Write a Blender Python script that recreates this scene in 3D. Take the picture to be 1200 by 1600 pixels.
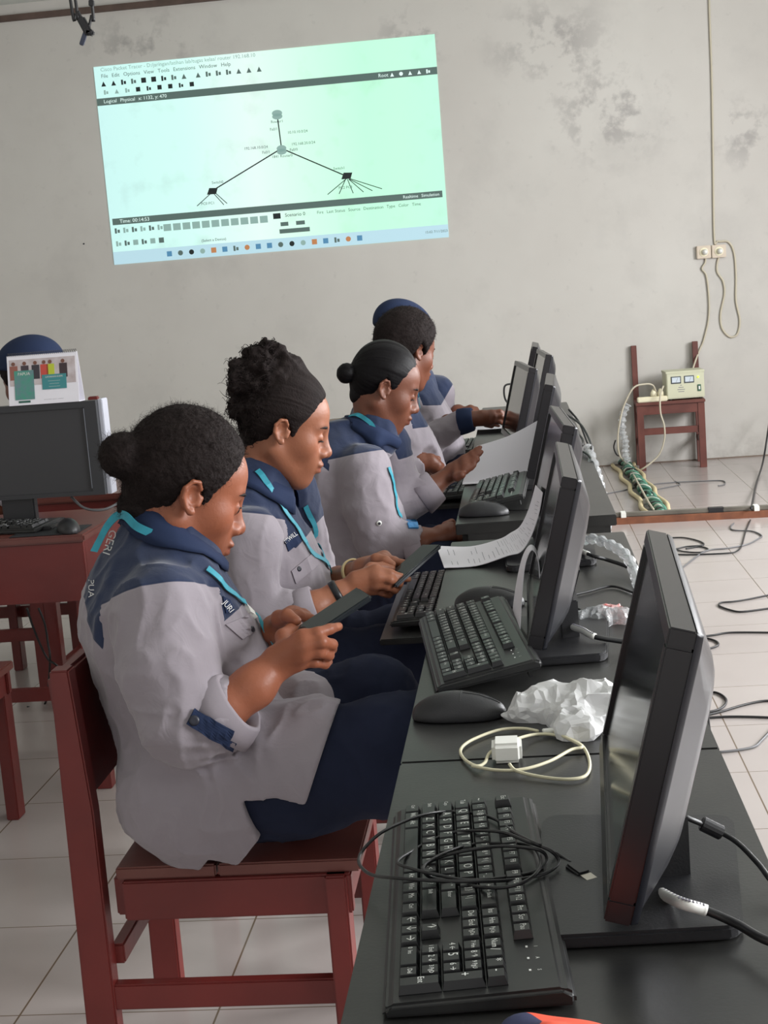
import bpy, bmesh, math, random
import numpy as np
from mathutils import Vector, Matrix
random.seed(7); RNG = np.random.RandomState(7)
for o in list(bpy.data.objects): bpy.data.objects.remove(o)
SC = bpy.context.scene
COL = SC.collection

# ------------------------------------------------------------------ camera
CF, CP, CY, CR, CH = 2232.09, .1546, -.1009, .0793, 1.3538     # focal px, pitch, yaw, roll, height
_F = np.array([np.sin(CY)*np.cos(CP), np.cos(CY)*np.cos(CP), -np.sin(CP)])
_R = np.array([np.cos(CY), -np.sin(CY), 0.])
_D = np.cross(_F, _R); _D = -_D if _D[2] > 0 else _D
_R, _D = _R*np.cos(CR)+_D*np.sin(CR), -_R*np.sin(CR)+_D*np.cos(CR)
CC = np.array([0, 0, CH])
cam = bpy.data.cameras.new('camera'); camo = bpy.data.objects.new('camera', cam); COL.objects.link(camo)
M = Matrix.Identity(4)
for i in range(3):
    M[i][0] = _R[i]; M[i][1] = -_D[i]; M[i][2] = -_F[i]; M[i][3] = CC[i]
camo.matrix_world = M
cam.sensor_fit = 'VERTICAL'; cam.sensor_height = 36; cam.lens = CF/1600*36; cam.clip_start = .05; cam.clip_end = 100
SC.camera = camo

# ------------------------------------------------------------------ world, daylight, exposure
SC.view_settings.view_transform = 'Standard'; SC.view_settings.look = 'None'
SC.view_settings.gamma = 1; SC.view_settings.use_curve_mapping = False
SC.view_settings.exposure = 0.16
W = bpy.data.worlds.new('world'); SC.world = W; W.use_nodes = True
W.node_tree.nodes['Background'].inputs[0].default_value = (1, .985, .97, 1)
W.node_tree.nodes['Background'].inputs[1].default_value = .72
def area(name, loc, rot, sx, sy, power, col=(1, 1, 1)):
    l = bpy.data.lights.new(name, 'AREA'); l.shape = 'RECTANGLE'; l.size = sx; l.size_y = sy
    l.energy = power; l.color = col
    o = bpy.data.objects.new(name, l); COL.objects.link(o); o.location = loc; o.rotation_euler = rot
    return o
WINS = [(0.6, 2.2), (3.4, 5.0), (6.2, 7.8)]
for a, b in WINS:                                              # daylight through the windows of the right wall
    area('window_daylight', (3.49, (a+b)/2, 1.85), (0, math.radians(78), 0), 1.3, b-a, 160, (.97, .98, 1))

def ray(u, v): return _F*CF+_R*(u-600)+_D*(v-800)
def aZ(u, v, z): d = ray(u, v); return CC+d*((z-CH)/d[2])       # point of a horizontal plane
def aY(u, v, y): d = ray(u, v); return CC+d*(y/d[1])            # point of the plane y = const

# ------------------------------------------------------------------ materials
def lin(c): return tuple((x/12.92 if x <= .04045 else ((x+.055)/1.055)**2.4) for x in [k/255 for k in c])
MATS = {}
def mat(name, rgb, rough=.6, metal=0, noise=0, nscale=8, bump=0, bscale=60, spec=.5, sheen=0, rgb2=None, coat=0, emis=None, estr=0, trans=0, alpha=1, sss=0):
    if name in MATS: return MATS[name]
    m = bpy.data.materials.new(name); m.use_nodes = True; nt = m.node_tree; p = nt.nodes['Principled BSDF']
    c = lin(rgb)
    p.inputs['Base Color'].default_value = (*c, 1); p.inputs['Roughness'].default_value = rough
    p.inputs['Metallic'].default_value = metal; p.inputs['Specular IOR Level'].default_value = spec
    if sheen: p.inputs['Sheen Weight'].default_value = sheen
    if coat: p.inputs['Coat Weight'].default_value = coat; p.inputs['Coat Roughness'].default_value = .15
    if trans: p.inputs['Transmission Weight'].default_value = trans
    if alpha < 1: p.inputs['Alpha'].default_value = alpha
    if sss: p.inputs['Subsurface Weight'].default_value = sss; p.inputs['Subsurface Radius'].default_value = (.012, .004, .002)
    if emis: p.inputs['Emission Color'].default_value = (*lin(emis), 1); p.inputs['Emission Strength'].default_value = estr
    tc = nt.nodes.new('ShaderNodeTexCoord')
    if noise:
        n = nt.nodes.new('ShaderNodeTexNoise'); n.inputs['Scale'].default_value = nscale; n.inputs['Detail'].default_value = 6
        nt.links.new(tc.outputs['Object'], n.inputs['Vector'])
        r = nt.nodes.new('ShaderNodeMapRange'); r.inputs[1].default_value = .3; r.inputs[2].default_value = .7
        nt.links.new(n.outputs['Fac'], r.inputs[0])
        x = nt.nodes.new('ShaderNodeMix'); x.data_type = 'RGBA'
        c2 = lin(rgb2) if rgb2 else tuple(k*(1-noise) for k in c)
        x.inputs[6].default_value = (*c, 1); x.inputs[7].default_value = (*c2, 1)
        nt.links.new(r.outputs[0], x.inputs[0]); nt.links.new(x.outputs[2], p.inputs['Base Color'])
    if bump:
        n = nt.nodes.new('ShaderNodeTexNoise'); n.inputs['Scale'].default_value = bscale; n.inputs['Detail'].default_value = 4
        nt.links.new(tc.outputs['Object'], n.inputs['Vector'])
        b = nt.nodes.new('ShaderNodeBump'); b.inputs['Strength'].default_value = bump; b.inputs['Distance'].default_value = .004
        nt.links.new(n.outputs['Fac'], b.inputs['Height']); nt.links.new(b.outputs[0], p.inputs['Normal'])
    MATS[name] = m; return m
BLK = mat('black_plastic', (34, 34, 37), .42, noise=.25, nscale=9, bump=.08, bscale=400)
KEYB = mat('keyboard_plastic', (25, 26, 28), .4, noise=.4, nscale=14, rgb2=(42, 42, 41))
KEYM = mat('key_plastic', (18, 19, 21), .32, noise=.2, nscale=30)
LEG = mat('key_legend_white', (232, 234, 230), .5)
GLS = mat('screen_glass', (24, 25, 25), .12, spec=.5, noise=.2, nscale=5)
BEZ = mat('monitor_bezel', (31, 29, 32), .3, noise=.15, nscale=6)
MBK = mat('monitor_back', (22, 23, 30), .32, spec=.45, noise=.12, nscale=7)
RED = mat('red_painted_wood', (118, 42, 38), .38, noise=.35, nscale=5, bump=.15, bscale=25, rgb2=(98, 34, 31))
REDT = mat('red_wood_seat', (112, 66, 58), .32, noise=.3, nscale=7, bump=.1, bscale=20, rgb2=(98, 48, 42))
BRN = mat('brown_wood', (108, 58, 48), .5, noise=.3, nscale=7, rgb2=(84, 42, 35))
WOOD = mat('raw_wood', (140, 86, 58), .7, noise=.3, nscale=12, rgb2=(104, 62, 44))
WHT = mat('white_plastic', (226, 226, 220), .4)
CREAM = mat('cream_plastic', (226, 219, 190), .45)
PAPER = mat('white_paper', (236, 234, 241), .75)
INK = mat('grey_ink', (120, 118, 128), .8)
CBL = mat('black_cable', (28, 28, 30), .4)
CBG = mat('grey_cable', (98, 98, 100), .45)
CBW = mat('white_cable', (214, 208, 178), .5)
CBC = mat('wall_cable_beige', (188, 180, 160), .55)
MET = mat('metal', (170, 165, 155), .3, metal=1)
TEAL = mat('teal_ribbon', (48, 152, 172), .6, noise=.2, nscale=60)
NAVYP = mat('navy_trousers', (34, 39, 58), .9, bump=.35, bscale=35, spec=.15, noise=.25, nscale=12)
NAVY = mat('navy_cloth', (38, 49, 76), .88, bump=.2, bscale=40, spec=.2)
GREYC = mat('grey_cloth', (147, 139, 146), .85, bump=.25, bscale=30)
FILM = mat('clear_plastic_film', (225, 228, 230), .2, trans=.6, alpha=.75, bump=.8, bscale=40)
DESK = mat('black_laminate', (30, 30, 31), .34, noise=.5, nscale=9, rgb2=(46, 46, 44), bump=.04, bscale=200)

def stripmat(): pass
# ------------------------------------------------------------------ object helpers
def tag(o, label=None, cat=None, group=None, kind=None):
    if label: o['label'] = label
    if cat: o['category'] = cat
    if group: o['group'] = group
    if kind: o['kind'] = kind
    return o
def empty(name, loc=(0, 0, 0), rz=0, label=None, cat=None, group=None):
    o = bpy.data.objects.new(name, None); COL.objects.link(o); o.location = loc; o.rotation_euler = (0, 0, rz)
    o.empty_display_size = .05
    return tag(o, label, cat, group)
def link(name, me, mats, parent=None, smooth=False, kind=None):
    if not isinstance(mats, (list, tuple)): mats = [mats]
    if not me.materials:
        for m in mats: me.materials.append(m)
    if smooth: me.polygons.foreach_set('use_smooth', [True]*len(me.polygons))
    o = bpy.data.objects.new(name, me); COL.objects.link(o)
    if parent: o.parent = parent
    if kind: o['kind'] = kind
    return o
def copy_tree(o, parent=None):
    c = o.copy(); COL.objects.link(c)
    if parent is not None: c.parent = parent
    for ch in list(o.children): copy_tree(ch, c)
    return c
class MB:
    def __init__(s): s.v = []; s.f = []; s.m = []
    def add(s, vs, fs, mi=0):
        n = len(s.v); s.v += [tuple(float(c) for c in q) for q in vs]; s.f += [tuple(n+i for i in f) for f in fs]; s.m += [mi]*len(fs); return s
    def box(s, lo, hi, mi=0, T=None):
        x0, y0, z0 = lo; x1, y1, z1 = hi
        vs = [(x0, y0, z0), (x1, y0, z0), (x1, y1, z0), (x0, y1, z0), (x0, y0, z1), (x1, y0, z1), (x1, y1, z1), (x0, y1, z1)]
        if T is not None: vs = [T @ Vector(v) for v in vs]
        return s.add(vs, [(0, 3, 2, 1), (4, 5, 6, 7), (0, 1, 5, 4), (1, 2, 6, 5), (2, 3, 7, 6), (3, 0, 4, 7)], mi)
    def beam(s, a, b, w, h, up=(0, 0, 1), mi=0):
        a = Vector(a); b = Vector(b); t = (b-a).normalized(); up = Vector(up)
        side = t.cross(up).normalized(); u = side.cross(t).normalized()
        vs = []
        for p in (a, b):
            for i, j in ((-1, -1), (1, -1), (1, 1), (-1, 1)): vs.append(p+side*(i*w/2)+u*(j*h/2))
        return s.add(vs, [(0, 3, 2, 1), (4, 5, 6, 7), (0, 1, 5, 4), (1, 2, 6, 5), (2, 3, 7, 6), (3, 0, 4, 7)], mi)
    def tube(s, pts, r, n=8, mi=0, close=False):
        pts = [Vector(p) for p in pts]; N = len(pts); base = len(s.v)
        rr = r if isinstance(r, (list, tuple, np.ndarray)) else [r]*N
        prev = None; vs = []
        for i, p in enumerate(pts):
            t = (pts[min(i+1, N-1)]-pts[max(i-1, 0)])
            t = t.normalized() if t.length > 1e-9 else Vector((0, 0, 1))
            if prev is None:
                prev = t.orthogonal().normalized()
            prev = (prev-t*prev.dot(t))
            prev = prev.normalized() if prev.length > 1e-6 else t.orthogonal().normalized()
            b = t.cross(prev)
            for k in range(n):
                a = 2*math.pi*k/n; vs.append(p+(prev*math.cos(a)+b*math.sin(a))*rr[i])
        fs = []
        for i in range(N-1):
            for k in range(n): fs.append((i*n+k, i*n+(k+1) % n, (i+1)*n+(k+1) % n, (i+1)*n+k))
        fs.append(tuple(range(n))[::-1]); fs.append(tuple((N-1)*n+k for k in range(n)))
        return s.add(vs, fs, mi)
    def prism(s, poly, z0, z1, mi=0, T=None):
        n = len(poly); vs = [(x, y, z0) for x, y in poly]+[(x, y, z1) for x, y in poly]
        if T is not None: vs = [T @ Vector(v) for v in vs]
        fs = [tuple(range(n))[::-1], tuple(range(n, 2*n))]+[(i, (i+1) % n, n+(i+1) % n, n+i) for i in range(n)]
        return s.add(vs, fs, mi)
    def lathe(s, prof, c=(0, 0, 0), n=20, mi=0, T=None):
        vs = []; N = len(prof)
        for r, z in prof:
            for k in range(n):
                a = 2*math.pi*k/n; v = Vector((c[0]+r*math.cos(a), c[1]+r*math.sin(a), c[2]+z)); vs.append(T @ v if T is not None else v)
        fs = [(i*n+k, i*n+(k+1) % n, (i+1)*n+(k+1) % n, (i+1)*n+k) for i in range(N-1) for k in range(n)]
        fs += [tuple(range(n))[::-1], tuple((N-1)*n+k for k in range(n))]
        return s.add(vs, fs, mi)
    def mesh(s, name):
        me = bpy.data.meshes.new(name); me.from_pydata(s.v, [], s.f)
        me.polygons.foreach_set('material_index', s.m); me.update(); return me
    def build(s, name, mats, parent=None, bevel=0, seg=2, smooth=False, kind=None):
        me = s.mesh(name)
        if bevel:
            bm = bmesh.new(); bm.from_mesh(me)
            bm.normal_update()
            es = [e for e in bm.edges if len(e.link_faces) == 2 and e.calc_face_angle(0) > .5]
            bmesh.ops.bevel(bm, geom=es, offset=bevel, segments=seg, affect='EDGES', clamp_overlap=True)
            bm.to_mesh(me); bm.free()
        return link(name, me, mats, parent, smooth, kind)
def spline(pts, n=8, closed=False):
    P = [np.array(p, float) for p in pts]; out = []
    N = len(P)
    for i in range(N-1):
        p0 = P[max(i-1, 0)]; p1 = P[i]; p2 = P[i+1]; p3 = P[min(i+2, N-1)]
        for k in range(n):
            t = k/n
            out.append(.5*((2*p1)+(-p0+p2)*t+(2*p0-5*p1+4*p2-p3)*t*t+(-p0+3*p1-3*p2+p3)*t**3))
    out.append(P[-1]); return out
def cable(name, pts, r, m, label=None, cat='cable', parent=None, n=8, seg=8, group=None):
    mb = MB().tube(spline(pts, seg), r, n)
    o = mb.build(name, m, parent, smooth=True)
    if label: tag(o, label, cat, group)
    return o
_tc = {}
def textmesh(s, size=1.0, align='CENTER'):
    k = (s, size, align)
    if k in _tc: return _tc[k]
    cu = bpy.data.curves.new('t', 'FONT'); cu.body = s; cu.size = size; cu.align_x = align; cu.align_y = 'CENTER'; cu.resolution_u = 2
    o = bpy.data.objects.new('t', cu); COL.objects.link(o); bpy.context.view_layer.update()
    dg = bpy.context.evaluated_depsgraph_get(); me = bpy.data.meshes.new_from_object(o.evaluated_get(dg))
    vs = [tuple(v.co) for v in me.vertices]; fs = [tuple(p.vertices) for p in me.polygons]
    bpy.data.objects.remove(o); bpy.data.meshes.remove(me); bpy.data.curves.remove(cu)
    _tc[k] = (vs, fs); return _tc[k]

# ------------------------------------------------------------------ implicit surface kit
def hash3(i, j, k):
    n = (i*374761393+j*668265263+k*2147483647) & 0xffffffff
    n = (n ^ (n >> 13))*1274126177 & 0xffffffff
    return ((n ^ (n >> 16)) & 0xffff)/65535.
def noise3(P, s=1., seed=0):
    P = np.asarray(P)*s+seed*17.3; I = np.floor(P).astype(np.int64); f = P-I; f = f*f*(3-2*f); r = 0
    for a in (0, 1):
        for b in (0, 1):
            for c in (0, 1):
                w = (f[:, 0] if a else 1-f[:, 0])*(f[:, 1] if b else 1-f[:, 1])*(f[:, 2] if c else 1-f[:, 2])
                r = r+w*hash3(I[:, 0]+a, I[:, 1]+b, I[:, 2]+c)
    return r
def frame(fwd, up=(0, 0, 1)):
    f = np.array(fwd, float); f /= np.linalg.norm(f); u = np.array(up, float); u -= f*u.dot(f); u /= np.linalg.norm(u)
    return np.stack([f, np.cross(u, f), u], 1)        # columns: forward, left, up
def smin(a, b, k):
    if k <= 0: return np.minimum(a, b)
    h = np.maximum(k-np.abs(a-b), 0)/k
    return np.minimum(a, b)-h*h*k*.25
class Field:
    def __init__(s, lo, hi, res):
        s.o = np.array(lo, float); s.res = res; s.n = np.ceil((np.array(hi)-s.o)/res).astype(int)+1
        s.D = np.full(s.n, .1, np.float32); s.ax = [(s.o[i]+res*np.arange(s.n[i])).astype(np.float32) for i in range(3)]
        s.R = np.eye(3); s.T = np.zeros(3)
    def loc(s, R, T): s.R = np.array(R, float); s.T = np.array(T, float); return s   # local frame for following primitives
    def w(s, p): return s.R @ np.array(p, float)+s.T
    def _sub(s, lo, hi):
        a = np.clip(np.floor((lo-s.o)/s.res).astype(int), 0, s.n); b = np.clip(np.ceil((hi-s.o)/s.res).astype(int)+1, 0, s.n)
        sl = tuple(slice(a[i], b[i]) for i in range(3))
        return sl, s.ax[0][sl[0]][:, None, None], s.ax[1][sl[1]][None, :, None], s.ax[2][sl[2]][None, None, :]
    def _mix(s, sl, d, k, mode):
        D = s.D[sl]
        if D.size == 0: return s
        if mode == 'add': s.D[sl] = smin(D, d, k)
        elif mode == 'sub': s.D[sl] = -smin(-D, d, k)
        return s
    def cap(s, a, b, ra, rb=None, k=.01, mode='add', world=False):
        rb = ra if rb is None else rb
        A = np.array(a, float) if world else s.w(a); B = np.array(b, float) if world else s.w(b)
        m = max(ra, rb)+k+.02; sl, X, Y, Z = s._sub(np.minimum(A, B)-m, np.maximum(A, B)+m)
        v = B-A; L = max(float(v @ v), 1e-9)
        px, py, pz = X-A[0], Y-A[1], Z-A[2]
        h = np.clip((px*v[0]+py*v[1]+pz*v[2])/L, 0, 1)
        d = np.sqrt((px-h*v[0])**2+(py-h*v[1])**2+(pz-h*v[2])**2)-(ra+(rb-ra)*h)
        return s._mix(sl, d.astype(np.float32), k, mode)
    def chain(s, pts, rs, k=.01, world=True):
        for i in range(len(pts)-1): s.cap(pts[i], pts[i+1], rs[i], rs[i+1], k if i == 0 else min(k, .008) if len(pts) > 3 and rs[i] < .015 else k, world=world)
        return s
    def ell(s, c, r, k=.01, mode='add', R=None, world=False):
        Cc = np.array(c, float) if world else s.w(c); RR = (np.eye(3) if world else s.R) @ (np.eye(3) if R is None else R)
        r = np.array(r, float); m = r.max()+k+.02; sl, X, Y, Z = s._sub(Cc-m, Cc+m)
        px, py, pz = X-Cc[0], Y-Cc[1], Z-Cc[2]
        q = [px*RR[0, i]+py*RR[1, i]+pz*RR[2, i] for i in range(3)]
        k0 = np.sqrt(sum((q[i]/r[i])**2 for i in range(3))); k1 = np.sqrt(sum((q[i]/r[i]**2)**2 for i in range(3)))+1e-6
        return s._mix(sl, (k0*(k0-1)/k1).astype(np.float32), k, mode)
    def loft(s, st, c0, yaw, k=.02, p=2.2):
        """st rows: z, cx, a(depth), b(width); local x forward by yaw"""
        st = np.array(st, float); zs = st[:, 0]
        X, Y, Z = s.ax[0][:, None, None], s.ax[1][None, :, None], s.ax[2][None, None, :]
        z = s.ax[2]; cx = np.interp(z, zs, st[:, 1]); a = np.interp(z, zs, st[:, 2]); b = np.interp(z, zs, st[:, 3])
        cy, sy = math.cos(yaw), math.sin(yaw)
        x = (X-c0[0])*cy+(Y-c0[1])*sy-cx[None, None, :]; y = -(X-c0[0])*sy+(Y-c0[1])*cy
        q = ((np.abs(x)/a[None, None, :])**p+(np.abs(y)/b[None, None, :])**p)**(1/p)
        d = (q-1)*np.minimum(a, b)[None, None, :]*.9
        dz = np.maximum(zs[0]-z, z-zs[-1])[None, None, :]
        d = np.maximum(d, dz)
        s.D = smin(s.D, d.astype(np.float32), k); return s
    def cutpoly(s, poly, keep_inside=True, axis=1):
        """extrude polygon (x,z) along y and intersect"""
        P = np.array(poly, float); X, Z = np.meshgrid(s.ax[0], s.ax[2], indexing='ij'); d = np.full(X.shape, 1e9); ins = np.zeros(X.shape, bool)
        n = len(P)
        for i in range(n):
            a = P[i]; b = P[(i+1) % n]; e = b-a; wx = X-a[0]; wz = Z-a[1]
            t = np.clip((wx*e[0]+wz*e[1])/(e @ e), 0, 1); d = np.minimum(d, (wx-t*e[0])**2+(wz-t*e[1])**2)
            c = ((a[1] > Z) != (b[1] > Z)) & (X < (b[0]-a[0])*(Z-a[1])/(b[1]-a[1]+1e-12)+a[0]); ins ^= c
        d = np.sqrt(d); d = np.where(ins, -d, d)
        if not keep_inside: d = -d
        s.D = np.maximum(s.D, d[:, None, :].astype(np.float32)); return s
    def cutplane(s, p, n):
        n = np.array(n, float); n /= np.linalg.norm(n)
        X, Y, Z = s.ax[0][:, None, None], s.ax[1][None, :, None], s.ax[2][None, None, :]
        s.D = np.maximum(s.D, ((X-p[0])*n[0]+(Y-p[1])*n[1]+(Z-p[2])*n[2]).astype(np.float32)); return s
    def sample(s, P):
        q = (np.asarray(P, float)-s.o)/s.res; q = np.clip(q, 0, np.array(s.n)-1.001); I = q.astype(int); f = q-I; r = 0
        for a in (0, 1):
            for b in (0, 1):
                for c in (0, 1):
                    w = (f[..., 0] if a else 1-f[..., 0])*(f[..., 1] if b else 1-f[..., 1])*(f[..., 2] if c else 1-f[..., 2])
                    r = r+w*s.D[I[..., 0]+a, I[..., 1]+b, I[..., 2]+c]
        return r
    def grad(s, P):
        P = np.asarray(P, float); e = s.res
        g = np.stack([s.sample(P+np.eye(3)[i]*e)-s.sample(P-np.eye(3)[i]*e) for i in range(3)], -1)
        return g/(np.linalg.norm(g, axis=-1, keepdims=True)+1e-9)
    def snap(s, P, off=.002, it=4):
        P = np.asarray(P, float)
        for _ in range(it): P = P-(s.sample(P)-off)[..., None]*s.grad(P)*.8
        return P
    def cast(s, u, v, off=.0):
        d = ray(u, v); d = d/np.linalg.norm(d); lo = s.o+s.res; hi = s.o+(s.n-2)*s.res
        t1 = (lo-CC)/d; t2 = (hi-CC)/d; a = np.minimum(t1, t2).max(); b = np.maximum(t1, t2).min()
        if b <= a: a = np.dot((lo+hi)/2-CC, d)-.3; b = a+.6
        t = np.linspace(a, b, 500); D = s.sample(CC+t[:, None]*d)
        m = np.where(D < 0)[0]
        i = m[0] if len(m) else int(np.argmin(D))
        if i > 0 and len(m): tt = t[i-1]+(t[i]-t[i-1])*D[i-1]/(D[i-1]-D[i]+1e-9)
        else: tt = t[i]
        p = CC+tt*d
        if off: p = p+s.grad(p)*off
        return p
    def nets(s):
        D = s.D; S = D < 0
        c = sum(S[i:D.shape[0]-1+i, j:D.shape[1]-1+j, k:D.shape[2]-1+k].astype(np.int8) for i in (0, 1) for j in (0, 1) for k in (0, 1))
        act = (c > 0) & (c < 8); idx = np.argwhere(act); ids = np.full(act.shape, -1, np.int64); ids[act] = np.arange(len(idx))
        acc = np.zeros((len(idx), 3)); cnt = np.zeros(len(idx))
        cs = [(i, j, k) for i in (0, 1) for j in (0, 1) for k in (0, 1)]
        for a in cs:
            for ax in range(3):
                if a[ax]: continue
                b = list(a); b[ax] = 1; A = idx+np.array(a); B = idx+np.array(b)
                da = D[A[:, 0], A[:, 1], A[:, 2]]; db = D[B[:, 0], B[:, 1], B[:, 2]]; m = (da < 0) != (db < 0)
                t = da[m]/(da[m]-db[m]); p = np.tile(np.array(a, float), (m.sum(), 1)); p[:, ax] += t
                acc[m] += p; cnt[m] += 1
        V = s.o+(idx+acc/cnt[:, None])*s.res; F = []
        for ax in range(3):
            sa = [slice(1, -1)]*3; sa[ax] = slice(0, -1); sb = list(sa); sb[ax] = slice(1, None)
            sa = tuple(sa); sb = tuple(sb); x = S[sa] != S[sb]; E = np.argwhere(x); neg = S[sa][x]
            off = np.ones(3, int); off[ax] = 0; E = E+off
            u, v = (ax+1) % 3, (ax+2) % 3
            def g(du, dv):
                q = E.copy(); q[:, u] -= du; q[:, v] -= dv; return ids[q[:, 0], q[:, 1], q[:, 2]]
            Q = np.stack([g(1, 1), g(0, 1), g(0, 0), g(1, 0)], 1)
            Q[~neg] = Q[~neg][:, ::-1]; F.append(Q)
        F = np.concatenate(F); F = F[(F >= 0).all(1)]
        return V, F
def relax(V, F, it=1, lam=.5):
    E = np.concatenate([F[:, [0, 1]], F[:, [1, 2]], F[:, [2, 3]], F[:, [3, 0]]])
    for _ in range(it):
        A = np.zeros_like(V); c = np.zeros(len(V))
        np.add.at(A, E[:, 0], V[E[:, 1]]); np.add.at(c, E[:, 0], 1); np.add.at(A, E[:, 1], V[E[:, 0]]); np.add.at(c, E[:, 1], 1)
        V = V+lam*(A/np.maximum(c, 1)[:, None]-V)
    return V
def meshobj(name, V, F, mats, parent=None, attrs=None, smooth=True):
    me = bpy.data.meshes.new(name); me.from_pydata(V.tolist(), [], F.tolist()); me.update()
    for k, a in (attrs or {}).items():
        if a.ndim == 1:
            at = me.attributes.new(k, 'FLOAT', 'POINT'); at.data.foreach_set('value', a.astype(np.float32))
        else:
            at = me.attributes.new(k, 'FLOAT_COLOR', 'POINT'); at.data.foreach_set('color', np.concatenate([a, np.ones((len(a), 1))], 1).astype(np.float32).ravel())
    return link(name, me, mats, parent, smooth)
def bl(p, v):     # smooth 0..1
    return np.clip(p/v, 0, 1)

# ================================================================== THE ROOM
def nodes(m): return m.node_tree, m.node_tree.nodes, m.node_tree.links
def wallmat():
    m = mat('wall_plaster', (196, 193, 187), .8, bump=.12, bscale=6); nt, N, L = nodes(m); p = N['Principled BSDF']
    tc = N.new('ShaderNodeTexCoord')
    def noise(s, d, lo, hi):
        n = N.new('ShaderNodeTexNoise'); n.inputs['Scale'].default_value = s; n.inputs['Detail'].default_value = d; n.inputs['Roughness'].default_value = .62
        L.new(tc.outputs['Object'], n.inputs['Vector'])
        r = N.new('ShaderNodeMapRange'); r.inputs[1].default_value = lo; r.inputs[2].default_value = hi; L.new(n.outputs['Fac'], r.inputs[0]); return r.outputs[0]
    def mix(f, a, b):
        x = N.new('ShaderNodeMix'); x.data_type = 'RGBA'
        L.new(f, x.inputs[0])
        for k, c in ((6, a), (7, b)):
            if isinstance(c, tuple): x.inputs[k].default_value = (*lin(c), 1)
            else: L.new(c, x.inputs[k])
        return x.outputs[2]
    def math_(op, a, b):
        x = N.new('ShaderNodeMath'); x.operation = op
        for k, c in ((0, a), (1, b)):
            if isinstance(c, (int, float)): x.inputs[k].default_value = c
            else: L.new(c, x.inputs[k])
        return x.outputs[0]
    def blob(c, rx, rz):
        mp = N.new('ShaderNodeVectorMath'); mp.operation = 'SUBTRACT'; mp.inputs[1].default_value = c; L.new(tc.outputs['Object'], mp.inputs[0])
        sc = N.new('ShaderNodeVectorMath'); sc.operation = 'MULTIPLY'; sc.inputs[1].default_value = (1/rx, 0, 1/rz); L.new(mp.outputs[0], sc.inputs[0])
        ln = N.new('ShaderNodeVectorMath'); ln.operation = 'LENGTH'; L.new(sc.outputs[0], ln.inputs[0])
        r = N.new('ShaderNodeMapRange'); r.inputs[1].default_value = 1; r.inputs[2].default_value = .25; L.new(ln.outputs['Value'], r.inputs[0]); return r.outputs[0]
    c = mix(noise(.7, 4, .35, .7), (197, 194, 188), (187, 183, 177))
    c = mix(math_('MULTIPLY', noise(1.7, 8, .52, .78), .8), c, (176, 173, 168))
    c = mix(math_('MULTIPLY', noise(14, 6, .62, .8), .35), c, (150, 148, 145))
    st = noise(7, 9, .50, .62)
    for b in [((.72, 0, 2.42), .55, .45), ((-.55, 0, 3.02), .35, .25), ((-2.45, 0, 3.12), .5, .3), ((1.62, 0, 2.2), .3, .3), ((.35, 0, 2.9), .5, .35)]:
        c = mix(math_('MULTIPLY', math_('MULTIPLY', st, blob(*b)), .62), c, (142, 138, 136))
    # dirt low on the wall
    sx = N.new('ShaderNodeSeparateXYZ'); L.new(tc.outputs['Object'], sx.inputs[0])
    r = N.new('ShaderNodeMapRange'); r.inputs[1].default_value = .35; r.inputs[2].default_value = .0; L.new(sx.outputs[2], r.inputs[0])
    c = mix(math_('MULTIPLY', math_('MULTIPLY', noise(6, 8, .45, .7), r.outputs[0]), .7), c, (150, 144, 138))
    L.new(c, p.inputs['Base Color']); return m
def floormat():
    m = mat('floor_tile', (214, 209, 205), .12, spec=.5); nt, N, L = nodes(m); p = N['Principled BSDF']
    tc = N.new('ShaderNodeTexCoord'); sx = N.new('ShaderNodeSeparateXYZ'); L.new(tc.outputs['Object'], sx.inputs[0])
    def line(o, off, w):
        a = N.new('ShaderNodeMath'); a.operation = 'SUBTRACT'; L.new(o, a.inputs[0]); a.inputs[1].default_value = off
        b = N.new('ShaderNodeMath'); b.operation = 'PINGPONG'; L.new(a.outputs[0], b.inputs[0]); b.inputs[1].default_value = .2
        r = N.new('ShaderNodeMapRange'); r.inputs[1].default_value = w; r.inputs[2].default_value = w*.55; L.new(b.outputs[0], r.inputs[0]); return r.outputs[0]
    a = line(sx.outputs[0], -1.0554-4, .0026); b = line(sx.outputs[1], 2.5432-4, .0019)
    mx = N.new('ShaderNodeMath'); mx.operation = 'MAXIMUM'; L.new(a, mx.inputs[0]); L.new(b, mx.inputs[1])
    n = N.new('ShaderNodeTexNoise'); n.inputs['Scale'].default_value = 1.1; n.inputs['Detail'].default_value = 5; L.new(tc.outputs['Object'], n.inputs['Vector'])
    r = N.new('ShaderNodeMapRange'); r.inputs[1].default_value = .35; r.inputs[2].default_value = .7; L.new(n.outputs['Fac'], r.inputs[0])
    x0 = N.new('ShaderNodeMix'); x0.data_type = 'RGBA'; L.new(r.outputs[0], x0.inputs[0])
    x0.inputs[6].default_value = (*lin((176, 168, 164)), 1); x0.inputs[7].default_value = (*lin((164, 155, 151)), 1)
    x = N.new('ShaderNodeMix'); x.data_type = 'RGBA'; L.new(mx.outputs[0], x.inputs[0]); L.new(x0.outputs[2], x.inputs[6]); x.inputs[7].default_value = (*lin((104, 88, 72)), 1)
    L.new(x.outputs[2], p.inputs['Base Color'])
    r2 = N.new('ShaderNodeMapRange'); r2.inputs[3].default_value = .13; r2.inputs[4].default_value = .24; L.new(n.outputs['Fac'], r2.inputs[0]); L.new(r2.outputs[0], p.inputs['Roughness'])
    return m
WALLM = wallmat(); FLOORM = floormat(); CEILM = mat('ceiling_paint', (212, 216, 210), .8, noise=.08, nscale=2)
YW = 10.08
MB().box((-5.3, -2.2, -.1), (3.5, YW+.15, 0)).build('floor', FLOORM, kind='structure')
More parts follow.
